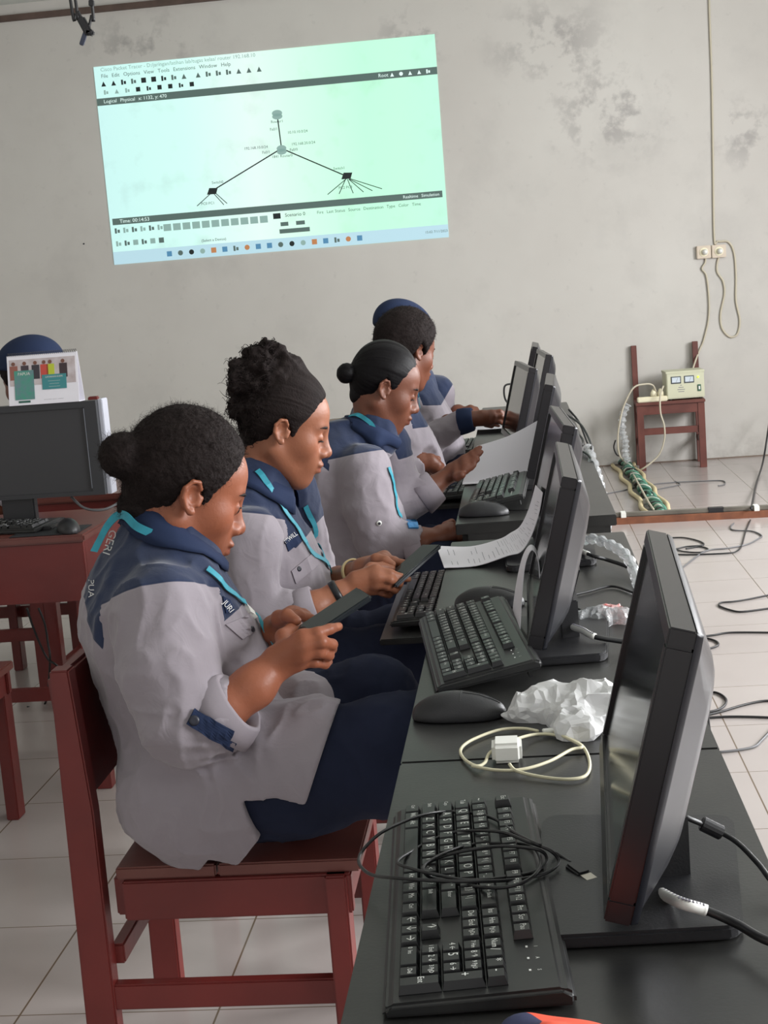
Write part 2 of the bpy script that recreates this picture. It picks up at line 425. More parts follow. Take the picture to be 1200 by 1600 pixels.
MB().box((-5.3, YW, 0), (3.5, YW+.15, 3.6)).build('wall_back', WALLM, kind='structure')
MB().box((-5.3, -2.2, 3.5), (3.5, YW, 3.6)).build('ceiling', CEILM, kind='structure')
MB().box((-5.4, -2.2, 0), (-5.3, YW, 3.6)).build('wall_left', WALLM, kind='structure')
w = MB(); w.box((3.5, -2.2, 0), (3.62, YW, 1.15)); w.box((3.5, -2.2, 2.55), (3.62, YW, 3.6))
ys = [-2.2]+[k for ab in WINS for k in ab]+[YW]
for i in range(0, len(ys), 2): w.box((3.5, ys[i], 1.15), (3.62, ys[i+1], 2.55))
w.build('wall_right', WALLM, kind='structure')
for n, (a, b) in enumerate(WINS):
    f = MB()
    for z in (1.17, 2.53): f.box((3.52, a, z-.025), (3.58, b, z+.025))
    for y in (a+.025, (a+b)/2, b-.025): f.box((3.52, y-.025, 1.15), (3.58, y+.025, 2.55))
    f.build('window_%d' % (n+1), BRN, kind='structure')
MB().box((-5.3, YW-.03, 3.385), (3.5, YW, 3.425)).build('trim_1', mat('dark_brown_trim', (92, 74, 66), .6, noise=.4, nscale=9), kind='structure')
MB().box((.33, YW-.004, .0), (3.4, YW, .008)).build('trim_2', mat('dirty_joint', (120, 104, 92), .8), kind='structure')

# ------------------------------------------------------------------ projected image on the wall
def build_projection():
    x0, x1, z0, z1 = -2.797, -.418, 1.670, 3.028; y = YW-.004
    Wd, Hd = x1-x0, z1-z0
    root = empty('projected_image', (x0, y, z0), 0, 'bright greenish computer desktop picture projected on the plastered wall, showing a small network diagram', 'projection')
    def em(name, rgb, s=.62, grad=False):
        m = mat(name, tuple(int(c*.5) for c in rgb), .8, emis=rgb, estr=s)
        if grad:
            nt, N, L = nodes(m); p = N['Principled BSDF']; tc = N.new('ShaderNodeTexCoord'); sp = N.new('ShaderNodeSeparateXYZ'); L.new(tc.outputs['Object'], sp.inputs[0])
            r = N.new('ShaderNodeValToRGB'); d = N.new('ShaderNodeMath'); d.operation = 'DIVIDE'; d.inputs[1].default_value = Wd; L.new(sp.outputs[0], d.inputs[0])
            e = r.color_ramp.elements; e[0].position = 0; e[0].color = (*lin((198, 240, 238)), 1); e[1].position = 1; e[1].color = (*lin((182, 240, 214)), 1)
            for ps, c in ((.25, (206, 248, 240)), (.45, (226, 246, 240)), (.6, (206, 252, 226)), (.78, (184, 248, 212)), (.88, (186, 246, 212))):
                k = e.new(ps); k.color = (*lin(c), 1)
            n = N.new('ShaderNodeTexNoise'); n.inputs['Scale'].default_value = 5; n.inputs['Detail'].default_value = 8; L.new(tc.outputs['Object'], n.inputs['Vector'])
            q = N.new('ShaderNodeMapRange'); q.inputs[1].default_value = .55; q.inputs[2].default_value = .75; q.inputs[3].default_value = 1; q.inputs[4].default_value = .84; L.new(n.outputs['Fac'], q.inputs[0])
            L.new(d.outputs[0], r.inputs[0]); mu = N.new('ShaderNodeMix'); mu.data_type = 'RGBA'; mu.blend_type = 'MULTIPLY'; mu.inputs[0].default_value = 1
            L.new(r.outputs[0], mu.inputs[6]); L.new(q.outputs[0], mu.inputs[7]); L.new(mu.outputs[2], p.inputs['Emission Color'])
        return m
    E1 = em('projection_light', (205, 250, 232), .84, True); E2 = em('projection_dark', (104, 128, 122), .45); E3 = em('projection_grey', (160, 196, 188), .55)
    E4 = em('projection_line', (40, 52, 52), .3); E5 = em('projection_taskbar', (190, 226, 238), .72); EB = em('projection_blue', (90, 150, 190), .6); EO = em('projection_orange', (206, 140, 90), .6)
    EW = em('projection_white', (226, 250, 244), .8)
    def U(px, py): return px*Wd, (1-py)*Hd          # fractions of the picture, y down
    def rect(mb, a, b, c, d, dep, mi=0):
        xa, za = U(a, d); xb, zb = U(c, b); mb.box((xa, -dep, za), (xb, -dep+.0006, zb), mi)
    b = MB(); rect(b, 0, 0, 1, 1, .0008); b.build('desktop_background', E1, root)
    b = MB(); rect(b, .0, .158, 1, .194, .0016); rect(b, .008, .765, .99, .798, .0016); b.build('dark_bar', E2, root)
    b = MB(); rect(b, 0, .935, 1, 1, .0016); b.build('taskbar', E5, root)
    def text(s, px, py, size, m, name, al='LEFT'):
        x, z = U(px, py); off = 0
        for w_ in ([k for k in s.split('  ') if k.strip()] if al == 'LEFT' else [s]):
            vs, fs = textmesh(w_.strip(), size, al); MB().add([(x+off+v[0], -.0034, z+v[1]) for v in vs], fs).build(name, m, root)
            off += max(v[0] for v in vs)+size*.75
    text('Cisco Packet Tracer - D:/jaringan/latihan lab/tugas kelas/ router 192.168.10', .02, .018, .036, E3, 'title_text')
    text('File  Edit  Options  View  Tools  Extensions  Window  Help', .02, .050, .036, E2, 'menu_text')
    text('Logical     Physical  x: 1132, y: 470', .02, .176, .034, EW, 'tab_text')
    text('Root', .83, .176, .034, EW, 'tab_text')
    text('Time: 00:14:53', .03, .782, .036, EW, 'time_text'); text('Realtime  Simulation', .875, .782, .030, EW, 'time_text')
    text('Scenario 0', .525, .822, .034, E4, 'panel_text'); text('Fire  Last Status  Source  Destination  Type  Color  Time', .62, .822, .030, E2, 'panel_text')
    text('(Select a Device)', .27, .915, .026, E4, 'panel_text')
    rr = random.Random(3)
    def icon(px, py, s, m, kind):
        x, z = U(px, py); b = MB()
        if kind == 0: b.box((x-s, -.0026, z-s), (x+s, -.002, z+s))
        elif kind == 1: b.lathe([(s, 0), (s, .0006)], (0, 0, 0), 14, T=Matrix.Translation((x, -.002, z)) @ Matrix.Rotation(math.pi/2, 4, 'X'))
        elif kind == 2: b.add([(x-s, -.0026, z-s), (x+s, -.0026, z-s), (x, -.0026, z+s)], [(0, 1, 2)])
        else: b.box((x-s, -.0026, z-s), (x-s*.2, -.002, z+s)); b.box((x+s*.1, -.0026, z-s*.8), (x+s, -.002, z+s*.4))
        b.build('icon', m, root)
    for i in range(16): icon(.025+i*.0300+(.012 if i > 8 else 0), .088, .017, [E4, E4, E4, E2][i % 4 if i < 8 else 3], rr.choice([0, 2, 3, 3]))
    for i in range(9): icon(.03+i*.0320, .130, .015, E4 if i > 2 else E3, rr.choice([0, 2, 3]))
    for i in range(5): icon(.87+i*.026, .176, .013, EW, rr.choice([1, 2, 3]))
    for r_ in range(2):
        for i in range(6): icon(.02+i*.026, .828+r_*.066, .018, [E2, E3][(i+r_) % 2], rr.choice([0, 3, 3]))
    b = MB()
    for i in range(11): rect(b, .160+i*.029, .815, .183+i*.029, .850, .002)
    b.build('device_palette', E3, root)
    for i in range(18): icon(.17+i*.0335, .967, .018, [EB, E2, E4, E3, EO, EB, E2, EO, EB][i % 9], [0, 1, 1, 1, 0, 0, 3, 1, 0][i % 9])
    text('15:02 7/11/2023', .965, .967, .024, E2, 'clock_text', 'CENTER')
    b = MB(); rect(b, .490, .808, .512, .836, .002); b.build('scenario_button', E4, root)
    for q_ in ((.510, .855, .533, .875), (.556, .855, .582, .875), (.505, .890, .595, .912)):
        b = MB(); rect(b, *q_, .0024); b.build('scenario_button', E2, root)
    # network diagram: rotated slightly by the projector
    def ln(mb, a, c, w=.006):
        xa, za = U(*a); xc, zc = U(*c); mb.beam((xa, -.003, za), (xc, -.003, zc), .0008, w, up=(0, 0, 1) if abs(xa-xc) > .02 else (1, 0, 0))
    # pixel reads of the picture converted to fractions
    def fr(u, v):
        p = aY(u, v, y); return ((p[0]-x0)/Wd, 1-(p[2]-z0)/Hd)
    for a, c in [((433, 178), (440, 232)), ((440, 232), (332, 298)), ((440, 232), (543, 276))]:
        b = MB(); ln(b, fr(*a), fr(*c), .008); b.build('link_line', E4, root)
    for a, c in [((332, 300), (308, 322)), ((332, 300), (350, 320)), ((335, 300), (355, 318)), ((543, 278), (512, 304)), ((543, 278), (597, 295)), ((546, 280), (582, 298)), ((545, 280), (568, 300)), ((543, 280), (552, 302)), ((540, 280), (530, 303))]:
        b = MB(); ln(b, fr(*a), fr(*c), .005); b.build('port_line', E4, root)
    for (u, v), m, s in [((433, 177), E3, .036), ((440, 232), E3, .034)]:
        x, z = U(*fr(u, v)); bb = MB()
        for dz, h in ((.0, .022), (-.022, .02)): bb.add([(x+s*math.cos(2*math.pi*k/20), -.004, z+dz+h*math.sin(2*math.pi*k/20)) for k in range(20)], [tuple(range(20))[::-1]])
        bb.build('router_symbol', m, root)
    for (u, v) in [(332, 299), (542, 275)]:
        x, z = U(*fr(u, v)); MB().add([(x-.04, -.004, z-.02), (x+.025, -.004, z-.02), (x+.04, -.004, z+.02), (x-.02, -.004, z+.024)], [(0, 1, 2, 3)]).build('switch_symbol', E4, root)
    for s, u, v in [('Router1', 433, 190), ('192.168.10.0/24', 400, 231), ('10.10.10.0/24', 465, 206), ('192.168.20.0/24', 474, 224), ('1841 Router0', 441, 244), ('Switch0', 340, 285), ('Switch1', 530, 263), ('Fa0/1', 428, 202), ('Fa0/0', 459, 234), ('Fa0/1', 416, 238), ('PC0 PC1', 325, 318), ('PC2 PC3', 540, 293)]:
        text(s, *fr(u, v), .026, E2, 'diagram_label', 'CENTER')
build_projection()

# ------------------------------------------------------------------ furniture
def chair(loc, rz, label, seat_h=.45, D=.42, Wd=.42, back=.8, m=RED, sm=REDT, wear=True, arms=None, group=None, postw=.055):
    """faces +x; origin at the middle of the seat on the floor"""
    r = empty('wooden_chair', loc, rz, label, 'chair', group)
    for y0 in (-Wd/2, ):
        MB().box((-D/2+.03, -Wd/2-.005, seat_h-.022), (-.012, Wd/2+.005, seat_h)).build('seat_plank', sm, r, .003)
        MB().box((-.009, -Wd/2-.005, seat_h-.022), (D/2+.015, Wd/2+.005, seat_h)).build('seat_plank', sm, r, .003)
    fr = MB()
    for s in (-1, 1): fr.box((-D/2+.04, s*Wd/2-.012, seat_h-.09), (D/2, s*Wd/2+.012, seat_h-.0225))
    fr.box((D/2-.03, -Wd/2+.012, seat_h-.09), (D/2-.006, Wd/2-.012, seat_h-.0225)); fr.box((-D/2+.02, -Wd/2+.012, seat_h-.09), (-D/2+.044, Wd/2-.012, seat_h-.0225))
    fr.build('apron', m, r, .003)
    for s in (-1, 1):
        y = s*(Wd/2-.006)
        MB().beam((D/2-.025, y, 0), (D/2-.025, y, seat_h-.0225), postw, .035, up=(1, 0, 0)).build('leg', m, r, .003)
        l = MB(); q = postw/2
        l.add([(-D/2-.022-q, y-.018, 0), (-D/2-.022+q, y-.018, 0), (-D/2-.022+q, y+.018, 0), (-D/2-.022-q, y+.018, 0), (-D/2-.018-q*.9, y-.018, seat_h+.1), (-D/2-.018+q*.9, y-.018, seat_h+.1), (-D/2-.018+q*.9, y+.018, seat_h+.1), (-D/2-.018-q*.9, y+.018, seat_h+.1), (-D/2-.040, y-.018, back), (-D/2-.008, y-.018, back), (-D/2-.008, y+.018, back), (-D/2-.040, y+.018, back)],
              [(3, 2, 1, 0), (8, 9, 10, 11)]+[(b_+i, b_+(i+1) % 4, b_+4+(i+1) % 4, b_+4+i) for b_ in (0, 4) for i in range(4)])
        l.build('leg', m, r, .003)
    for s in (-1, 1): MB().box((-D/2, s*Wd/2-.012-s*.006, .2), (D/2-.03, s*Wd/2+.012-s*.006, .245)).build('stretcher', m, r, .003)
    MB().box((-D/2-.0, -Wd/2+.02, .27), (-D/2+.022, Wd/2-.02, .305)).build('stretcher', m, r, .003)
    MB().box((-.013, -Wd/2+.012, -.11), (.013, Wd/2-.012, .115), T=Matrix.Translation((-D/2-.034, 0, back-.13)) @ Matrix.Rotation(math.radians(-4), 4, 'Y')).build('backrest', m, r, .006)
    return r
chair((-.53, 2.39, 0), 0, 'red painted wooden chair nearest the camera, under the woman with the low bun', back=.79)
chair((-.50, 3.18, 0), 0, 'red painted wooden chair under the woman with the messy bun')
chair((-.46, 4.05, 0), 0, 'red painted wooden chair under the woman with the sleek round bun', )
chair((-.44, 4.93, 0), 0, 'red painted wooden chair under the curly-haired man')
chair((-.42, 5.62, 0), 0, 'red painted wooden chair farthest along the black desks, under the person in the cap')
# chair / stool by the red desk
chair((-1.595, 3.47, 0), 0, 'dark red wooden stool-like chair at the left edge before the red desk', seat_h=.44, back=.6, D=.34, Wd=.36)

def black_desk(y0, y1, label, x0=-.183, x1=.222, group='black desks'):
    r = empty('black_desk', ((x0+x1)/2, (y0+y1)/2, 0), 0, label, 'desk'); hx, hy = (x1-x0)/2, (y1-y0)/2
    MB().box((-hx, -hy, .722), (hx, hy, .75)).build('desk_top', DESK, r, .002)
    a = MB()
    for s in (-1, 1): a.box((-hx+.03, s*(hy-.012)-.01, .66), (hx-.03, s*(hy-.012)+.01, .722))
    a.box((hx-.05, -hy+.03, .62), (hx-.03, hy-.03, .722)); a.build('apron', DESK, r)
    for sx in (-1, 1):
        for sy in (-1, 1): MB().box((sx*(hx-.035)-.02, sy*(hy-.035)-.02, 0), (sx*(hx-.035)+.02, sy*(hy-.035)+.02, .722)).build('leg', DESK, r, .002)
    return r
black_desk(.62, 1.7585, 'nearest black laminate desk, carrying the big near monitor and the keyboard with a coiled cord')
black_desk(1.762, 3.33, 'second black laminate desk, with the white plastic bag and the curled paper on it')
black_desk(3.575, 4.90, 'third black laminate desk, with the grey mouse and the large white sheet')
black_desk(4.905, 6.9, 'farthest black laminate desk, reached by the hand with the navy cuff')

def red_desk(x0, x1, y0, y1, label, ah=.19, z=.75):
    r = empty('red_desk', ((x0+x1)/2, (y0+y1)/2, 0), 0, label, 'desk'); hx, hy = (x1-x0)/2, (y1-y0)/2
    MB().box((-hx, -hy, z-.022), (hx, hy, z)).build('desk_top', REDT, r, .005)
    MB().box((-hx+.006, -hy+.012, z-ah), (hx-.01, -hy+.034, z-.022)).build('front_panel', RED, r, .002)
    for s in (-1, 1): MB().box((s*(hx-.02)-.01, -hy+.034, z-ah*.7), (s*(hx-.02)+.01, hy-.02, z-.022)).build('side_panel', RED, r)
    for sx in (-1, 1):
        for sy in (-1, 1): MB().box((sx*(hx-.035)-.022, sy*(hy-.06)-.022, 0), (sx*(hx-.035)+.022, sy*(hy-.06)+.022, z-.022)).build('leg', RED, r, .002)
    MB().box((-hx+.05, hy-.075, .16), (hx-.05, hy-.05, .2)).build('stretcher', RED, r)
    for s in (-1, 1): MB().box((s*(hx-.035)-.012, -hy+.08, .12), (s*(hx-.035)+.012, hy-.08, .16)).build('stretcher', RED, r)
    return r
red_desk(-2.2, -1.222, 3.8, 4.30, 'red wooden desk at the left, carrying the large grey monitor')
red_desk(-1.68, -1.14, 4.62, 5.1, 'second red wooden desk, behind the one with the large grey monitor', ah=.06)
chair((-1.80, 5.50, 0), math.radians(90), 'reddish wooden chair whose back shows beside the large grey monitor', back=1.04)
chair((-2.0, 5.1, 0), math.radians(180), 'reddish wooden chair under the capped person at the far left')

# ------------------------------------------------------------------ keyboard
KW, KD = .455, .163
def make_keyboard():
    """x: left to right, y: front (space bar) to back, z up; origin under the middle"""
    r = empty('keyboard')
    pr = [(-KD/2, 0), (-KD/2, .008), (-KD/2+.006, .0125), (KD/2-.01, .019), (KD/2, .013), (KD/2, .002)]
    b = MB(); n = len(pr); vs = [(x, y, z) for x in (-KW/2, KW/2) for y, z in pr]
    b.add(vs, [tuple(range(n)), tuple(range(n, 2*n))[::-1]]+[(i, n+i, n+(i+1) % n, (i+1) % n) for i in range(n)])
    b.build('case', KEYB, r, .004, 3)
    w = MB()
    for x, y in ((-.19, .066), (.19, .066)): w.box((x-.012, y-.006, -.014), (x+.012, y, .004))
    w.build('foot', KEYB, r)
    U = .01905; sl = math.atan2(.0065, KD-.016)
    X0 = -KW/2+.0125; Y0 = -KD/2+.014
    def zt(y): return .0125+(y+KD/2-.006)*.0065/(KD-.016)
    rows = []
    def row(j, items): rows.append((j, items))
    row(0, [(0, 1.25, 'Ctrl'), (1.25, 1.25, 'Win'), (2.5, 1.25, 'Alt'), (3.75, 6.25, ''), (10, 1.25, 'Alt'), (11.25, 1.25, 'Win'), (12.5, 1.25, 'Mn'), (13.75, 1.25, 'Ctrl'), (15.25, 1, '←'), (16.25, 1, '↓'), (17.25, 1, '→'), (18.5, 2, '0  Ins'), (20.5, 1, '. Del')])
    row(1, [(0, 2.25, 'Shift')]+[(2.25+i, 1, c) for i, c in enumerate('ZXCVBNM')]+[(9.25, 1, ', <'), (10.25, 1, '. >'), (11.25, 1, '/ ?'), (12.25, 2.75, 'Shift'), (16.25, 1, '↑'), (18.5, 1, '1 End'), (19.5, 1, '2 ↓'), (20.5, 1, '3 PgD')])
    row(2, [(0, 1.75, 'Caps')]+[(1.75+i, 1, c) for i, c in enumerate('ASDFGHJKL')]+[(10.75, 1, '; :'), (11.75, 1, "' \""), (12.75, 2.25, 'Enter'), (18.5, 1, '4 ←'), (19.5, 1, '5'), (20.5, 1, '6 →')])
    row(3, [(0, 1.5, 'Tab')]+[(1.5+i, 1, c) for i, c in enumerate('QWERTYUIOP')]+[(11.5, 1, '[ {'), (12.5, 1, '] }'), (13.5, 1.5, '\\ |'), (15.25, 1, 'Del'), (16.25, 1, 'End'), (17.25, 1, 'PgDn'), (18.5, 1, '7 Hm'), (19.5, 1, '8 ↑'), (20.5, 1, '9 PgU')])
    row(4, [(0, 1, '~')]+[(1+i, 1, c) for i, c in enumerate(['1 !', '2 @', '3 #', '4 $', '5 %', '6 ^', '7 &', '8 *', '9 (', '0 )', '- _', '= +'])]+[(13, 2, '← Back'), (15.25, 1, 'Ins'), (16.25, 1, 'Hm'), (17.25, 1, 'PgUp'), (18.5, 1, 'Num'), (19.5, 1, '/'), (20.5, 1, '*'), (21.5, 1, '-')])
    row(5.45, [(0, 1, 'Esc')]+[(2+i, 1, 'F%d' % (i+1)) for i in range(4)]+[(6.5+i, 1, 'F%d' % (i+5)) for i in range(4)]+[(11+i, 1, 'F%d' % (i+9)) for i in range(4)]+[(15.25, 1, 'Prt'), (16.25, 1, 'Scr'), (17.25, 1, 'Pau')])
    cache = {}
    def key(x, j, wu, t, hu=1):
        k = (wu, t, hu)
        if k not in cache:
            a, bb = wu*U/2-.0006, hu*U/2-.0006; h = .0075; c = MB()
            i1, i2 = .0022, .0018
            vs = [(-a, -bb, -.004), (a, -bb, -.004), (a, bb, -.004), (-a, bb, -.004), (-a, -bb, 0), (a, -bb, 0), (a, bb, 0), (-a, bb, 0), (-a+i1, -bb+i2, h), (a-i1, -bb+i2, h), (a-i1, bb-i2*1.3, h), (-a+i1, bb-i2*1.3, h)]
            c.add(vs, [(3, 2, 1, 0), (0, 1, 5, 4), (1, 2, 6, 5), (2, 3, 7, 6), (3, 0, 4, 7), (4, 5, 9, 8), (5, 6, 10, 9), (6, 7, 11, 10), (7, 4, 8, 11), (8, 9, 10, 11)])
            if t:
                big = len(t) == 1
                tv, tf = textmesh(t, .0125 if big else (.0082 if len(t) <= 3 else .0060), 'LEFT')
                c.add([(v[0]-a+.003, v[1]+.001, h+.00025) for v in tv], tf, 1)
            cache[k] = c.mesh('key')
        o = bpy.data.objects.new('key', cache[k])
        if not cache[k].materials: cache[k].materials.append(KEYM); cache[k].materials.append(LEG)
        COL.objects.link(o); o.parent = r
        yy = Y0+(j+hu/2)*U*.985; o.location = (X0+(x+wu/2)*U, yy, zt(yy)+.001); o.rotation_euler = (sl, 0, 0)
    for j, items in rows:
        for x, wu, t in items: key(x, j, wu, t)
    key(21.5, 0, 1, 'Ent', 2); key(21.5, 2, 1, '+', 2)
    for i in range(3):
        tv, tf = textmesh('1A⇩'[i] if i < 2 else 'S', .005); c = MB(); c.add([(v[0], v[1]+.006, 0) for v in tv], tf); c.box((-.0012, -.003, -.0005), (.0012, -.001, .0002))
        o = c.build('indicator_mark', LEG, r); o.location = (X0+(19+i*1.15)*U, Y0+6.05*U, zt(Y0+6.05*U)+.0006)
    return r
KB0 = make_keyboard(); _kbn = [0]
def keyboard(p_far_left, p_near_left, label, tilt=0, lift=0, group=None, roll=0):
    """front-edge end points: its Esc-side end (far) and number-pad end (near), z at the underside"""
    r = KB0 if _kbn[0] == 0 else copy_tree(KB0); _kbn[0] += 1
    a = Vector(p_far_left); b = Vector(p_near_left); x = (b-a).normalized(); y = Vector((0, 0, 1)).cross(x).normalized()
    q = Matrix.Rotation(tilt, 3, x); y = q @ y; z = x.cross(y); c = (a+b)/2+y*KD/2+Vector((0, 0, lift))
    m = Matrix((x, y, z)).transposed().to_4x4(); m.translation = c; r.matrix_world = m
    tag(r, label, 'keyboard'); return r
keyboard((-.175, 1.562, .751), (-.147, 1.104, .751), 'black keyboard nearest the camera, with a coiled cord lying over it')
keyboard((-.206, 2.497, .7525), (-.150, 2.045, .7525), 'black keyboard propped on its feet behind the second mouse, before the curled papers', tilt=math.radians(8.5), lift=.002)
k3 = keyboard(tuple(aZ(640, 905, .68)), tuple(aZ(607, 984, .68)), 'black keyboard lying below the desk edge beside the woman with the messy bun', tilt=math.radians(0))
keyboard((-.145, 4.16, .7525), (-.163, 3.735, .7525), 'greyish keyboard on the third black desk, behind the grey mouse', tilt=math.radians(9), lift=.002)
keyboard((-.29, 5.05, .66), (-.31, 4.60, .66), 'black keyboard below the edge of the third desk, under the hand touching the sheet', tilt=0)
keyboard((-.27, 5.95, .69), (-.285, 5.50, .69), 'black keyboard below the far desk, under the arm with the navy cuff', tilt=0)
keyboard((-1.83, 3.94, .7525), (-1.375, 3.855, .7525), 'small black keyboard on the red desk under the large grey monitor')

# ------------------------------------------------------------------ mouse
def make_mouse():
    r = empty('computer_mouse')
    f = Field((-.068, -.036, -.004), (.068, .036, .045), .0016)
    f.ell((-.008, 0, .004), (.058, .031, .034), k=0); f.ell((.03, 0, .004), (.034, .027, .022), k=.014)
    f.cap((-.052, 0, .006), (.05, 0, .004), .006, .004, k=.02); f.cutplane((0, 0, 0), (0, 0, -1))
    V, F = f.nets(); V = relax(V, F, 2, .4); meshobj('shell', V, F, BLK, r)
    g = MB()
    for s in (-1, 1): g.tube([tuple(f.snap(np.array([x, s*.0035, .03 if x < .03 else .02]), .0003)) for x in np.linspace(.005, .058, 10)], .0006, 5)
    g.tube([tuple(f.snap(np.array([.003, y, .034]), .0002)) for y in np.linspace(-.027, .027, 10)], .0005, 5)
    g.build('button_seam', mat('seam_black', (12, 12, 13), .6), r)
    MB().lathe([(.001, -.0035), (.008, -.0035), (.009, 0), (.008, .0035), (.001, .0035)], T=Matrix.Translation((.036, 0, .0205)) @ Matrix.Rotation(math.pi/2, 4, 'X')).build('scroll_wheel', mat('rubber_grey', (60, 62, 64), .6), r)
    return r
MS0 = make_mouse(); _mn = [0]
def mouse(x, y, z, rz, label, sc=1.0):
    r = MS0 if _mn[0] == 0 else copy_tree(MS0); _mn[0] += 1
    r.location = (x, y, z); r.rotation_euler = (0, 0, rz); r.scale = (sc,)*3; tag(r, label, 'mouse'); return r
mouse(-.112, 1.942, .751, -.02, 'black mouse in front of the propped keyboard, next to the white plastic bag')
mouse(-.080, 2.628, .751, -.10, 'black mouse behind the propped keyboard, partly hidden by the folded paper')
mouse(-.112, 3.688, .751, -.06, 'dark grey mouse at the near edge of the third desk')
mouse(-1.285, 3.865, .751, 2.0, 'glossy black mouse on the red desk beside the small keyboard')

# ------------------------------------------------------------------ monitors
def make_monitor(W_=.47, H_=.272, tilt=.258, shallow=False):
    """screen faces -x, width along y; origin on the desk under the middle of the lower front edge; panel foot 4 cm up"""
    r = empty('computer_monitor')
    T = Matrix.Translation((0, 0, .040)) @ Matrix.Rotation(tilt, 4, 'Y')
    b = .017
    fr = MB(); fr.box((0, -W_/2, 0), (.024, W_/2, b+.004), T=T); fr.box((0, -W_/2, H_-b), (.024, W_/2, H_), T=T)
    fr.box((0, -W_/2, b+.004), (.024, -W_/2+b, H_-b), T=T); fr.box((0, W_/2-b, b+.004), (.024, W_/2, H_-b), T=T)
    fr.build('bezel', BEZ, r, .0015)
    MB().box((.004, -W_/2+b-.001, b+.003), (.018, W_/2-b+.001, H_-b+.001), T=T).build('screen', GLS, r)
    # bulged back shell
    rows = [(.024, 0, 0), (.030, .002, .002), (.0315, .006, .006), (.050, .036, .034), (.056, .052, .048), (.058, .07, .062)]
    vs = []; n = 28
    def rr(hw, hh, rad):
        o = []
        for q, (sx, sy) in enumerate(((1, 1), (-1, 1), (-1, -1), (1, -1))):
            for k in range(7):
                a = math.pi/2*(q+k/6); o.append((sx*(hw-rad)+rad*math.cos(a), sy*(hh-rad)+rad*math.sin(a)))
        return o
    for i, (x, iy, iz) in enumerate(rows):
        for (y, z) in rr(W_/2-iy, H_/2-iz, .004 if i < 2 else .008+.03*min(1, (i-1)/2)): vs.append(T @ Vector((x, y, H_/2+z)))
    N = len(rows); fs = [(i*n+k, i*n+(k+1) % n, (i+1)*n+(k+1) % n, (i+1)*n+k) for i in range(N-1) for k in range(n)]+[tuple((N-1)*n+k for k in range(n))]
    MB().add(vs, fs).build('back_shell', MBK, r, smooth=True)
    st = MB(); st.prism([(.055, -.085), (.085, -.08), (.085, -.0), (.055, .005)], .012, .075); st.beam((.070, -.04, .068), (.088, -.04, .125), .05, .010, up=(1, 0, 0))
    st.build('neck', BLK, r, .002)
    bp = []
    for (cx, cy, a0) in ((.120, .06, 0), (-.045, .07, 90), (-.045, -.19, 180), (.105, -.175, 270)):
        for k in range(5): a = math.radians(a0+k*22.5); bp.append((cx+.02*math.cos(a), cy+.02*math.sin(a)))
    MB().prism(bp, 0.0005, .014).build('base', BLK, r, .003)
    return r
MN0 = make_monitor(); _nn = [0]
def monitor(near_top, far_top, label, dz=0):
    """from the two upper front corners (x, y) at 1.06 m"""
    r = MN0 if _nn[0] == 0 else copy_tree(MN0); _nn[0] += 1
    a = np.array(near_top[:2]); b = np.array(far_top[:2]); d = b-a; ang = math.atan2(d[1], d[0])-math.pi/2
    c = (a+b)/2; off = .272*math.sin(.258); c = c-off*np.array([math.cos(ang), math.sin(ang)])
    r.location = (c[0], c[1], .751+dz); r.rotation_euler = (0, 0, ang); return tag(r, label, 'monitor')
monitor((.113, 1.19), (.137, 1.66), 'black flat monitor nearest the camera, seen from its edge on the nearest desk')
monitor((.056, 2.151), (.060, 2.621), 'black monitor behind the curled and folded papers')
monitor((.084, 2.905), (.068, 3.372), 'black monitor whose upper corner rises behind the papers monitor, third from the camera')
monitor((.072, 4.05), (.088, 4.52), 'black monitor standing nearly edge-on beside the big white sheet')
monitor((.038, 4.866), (-.010, 5.333), 'black monitor before the hand with the navy cuff, its dark screen turned to the camera')
monitor((.111, 5.606), (.084, 6.075), 'black monitor just behind the one at the navy-cuffed hand, screen reflecting the wall')
monitor((.069, 6.32), (.075, 6.79), 'farthest black monitor, its top corner the highest in the row')
#PEOPLE

# ================================================================== PEOPLE
def skinmat(name, rgb):
    m = mat(name, rgb, .46, bump=.12, bscale=160, spec=.4, sss=.06); nt, N, L = nodes(m); p = N['Principled BSDF']
    a = N.new('ShaderNodeAttribute'); a.attribute_name = 'tone'
    n = N.new('ShaderNodeTexNoise'); n.inputs['Scale'].default_value = 14; n.inputs['Detail'].default_value = 4
    tc = N.new('ShaderNodeTexCoord'); L.new(tc.outputs['Object'], n.inputs['Vector'])
    r = N.new('ShaderNodeMapRange'); r.inputs[3].default_value = .86; r.inputs[4].default_value = 1.12; L.new(n.outputs['Fac'], r.inputs[0])
    x = N.new('ShaderNodeMix'); x.data_type = 'RGBA'; x.blend_type = 'MULTIPLY'; x.inputs[0].default_value = 1; x.inputs[6].default_value = (*lin(rgb), 1)
    L.new(a.outputs['Color'], x.inputs[7]); y = N.new('ShaderNodeVectorMath'); y.operation = 'SCALE'; L.new(x.outputs[2], y.inputs[0]); L.new(r.outputs[0], y.inputs[3])
    L.new(y.outputs[0], p.inputs['Base Color']); return m
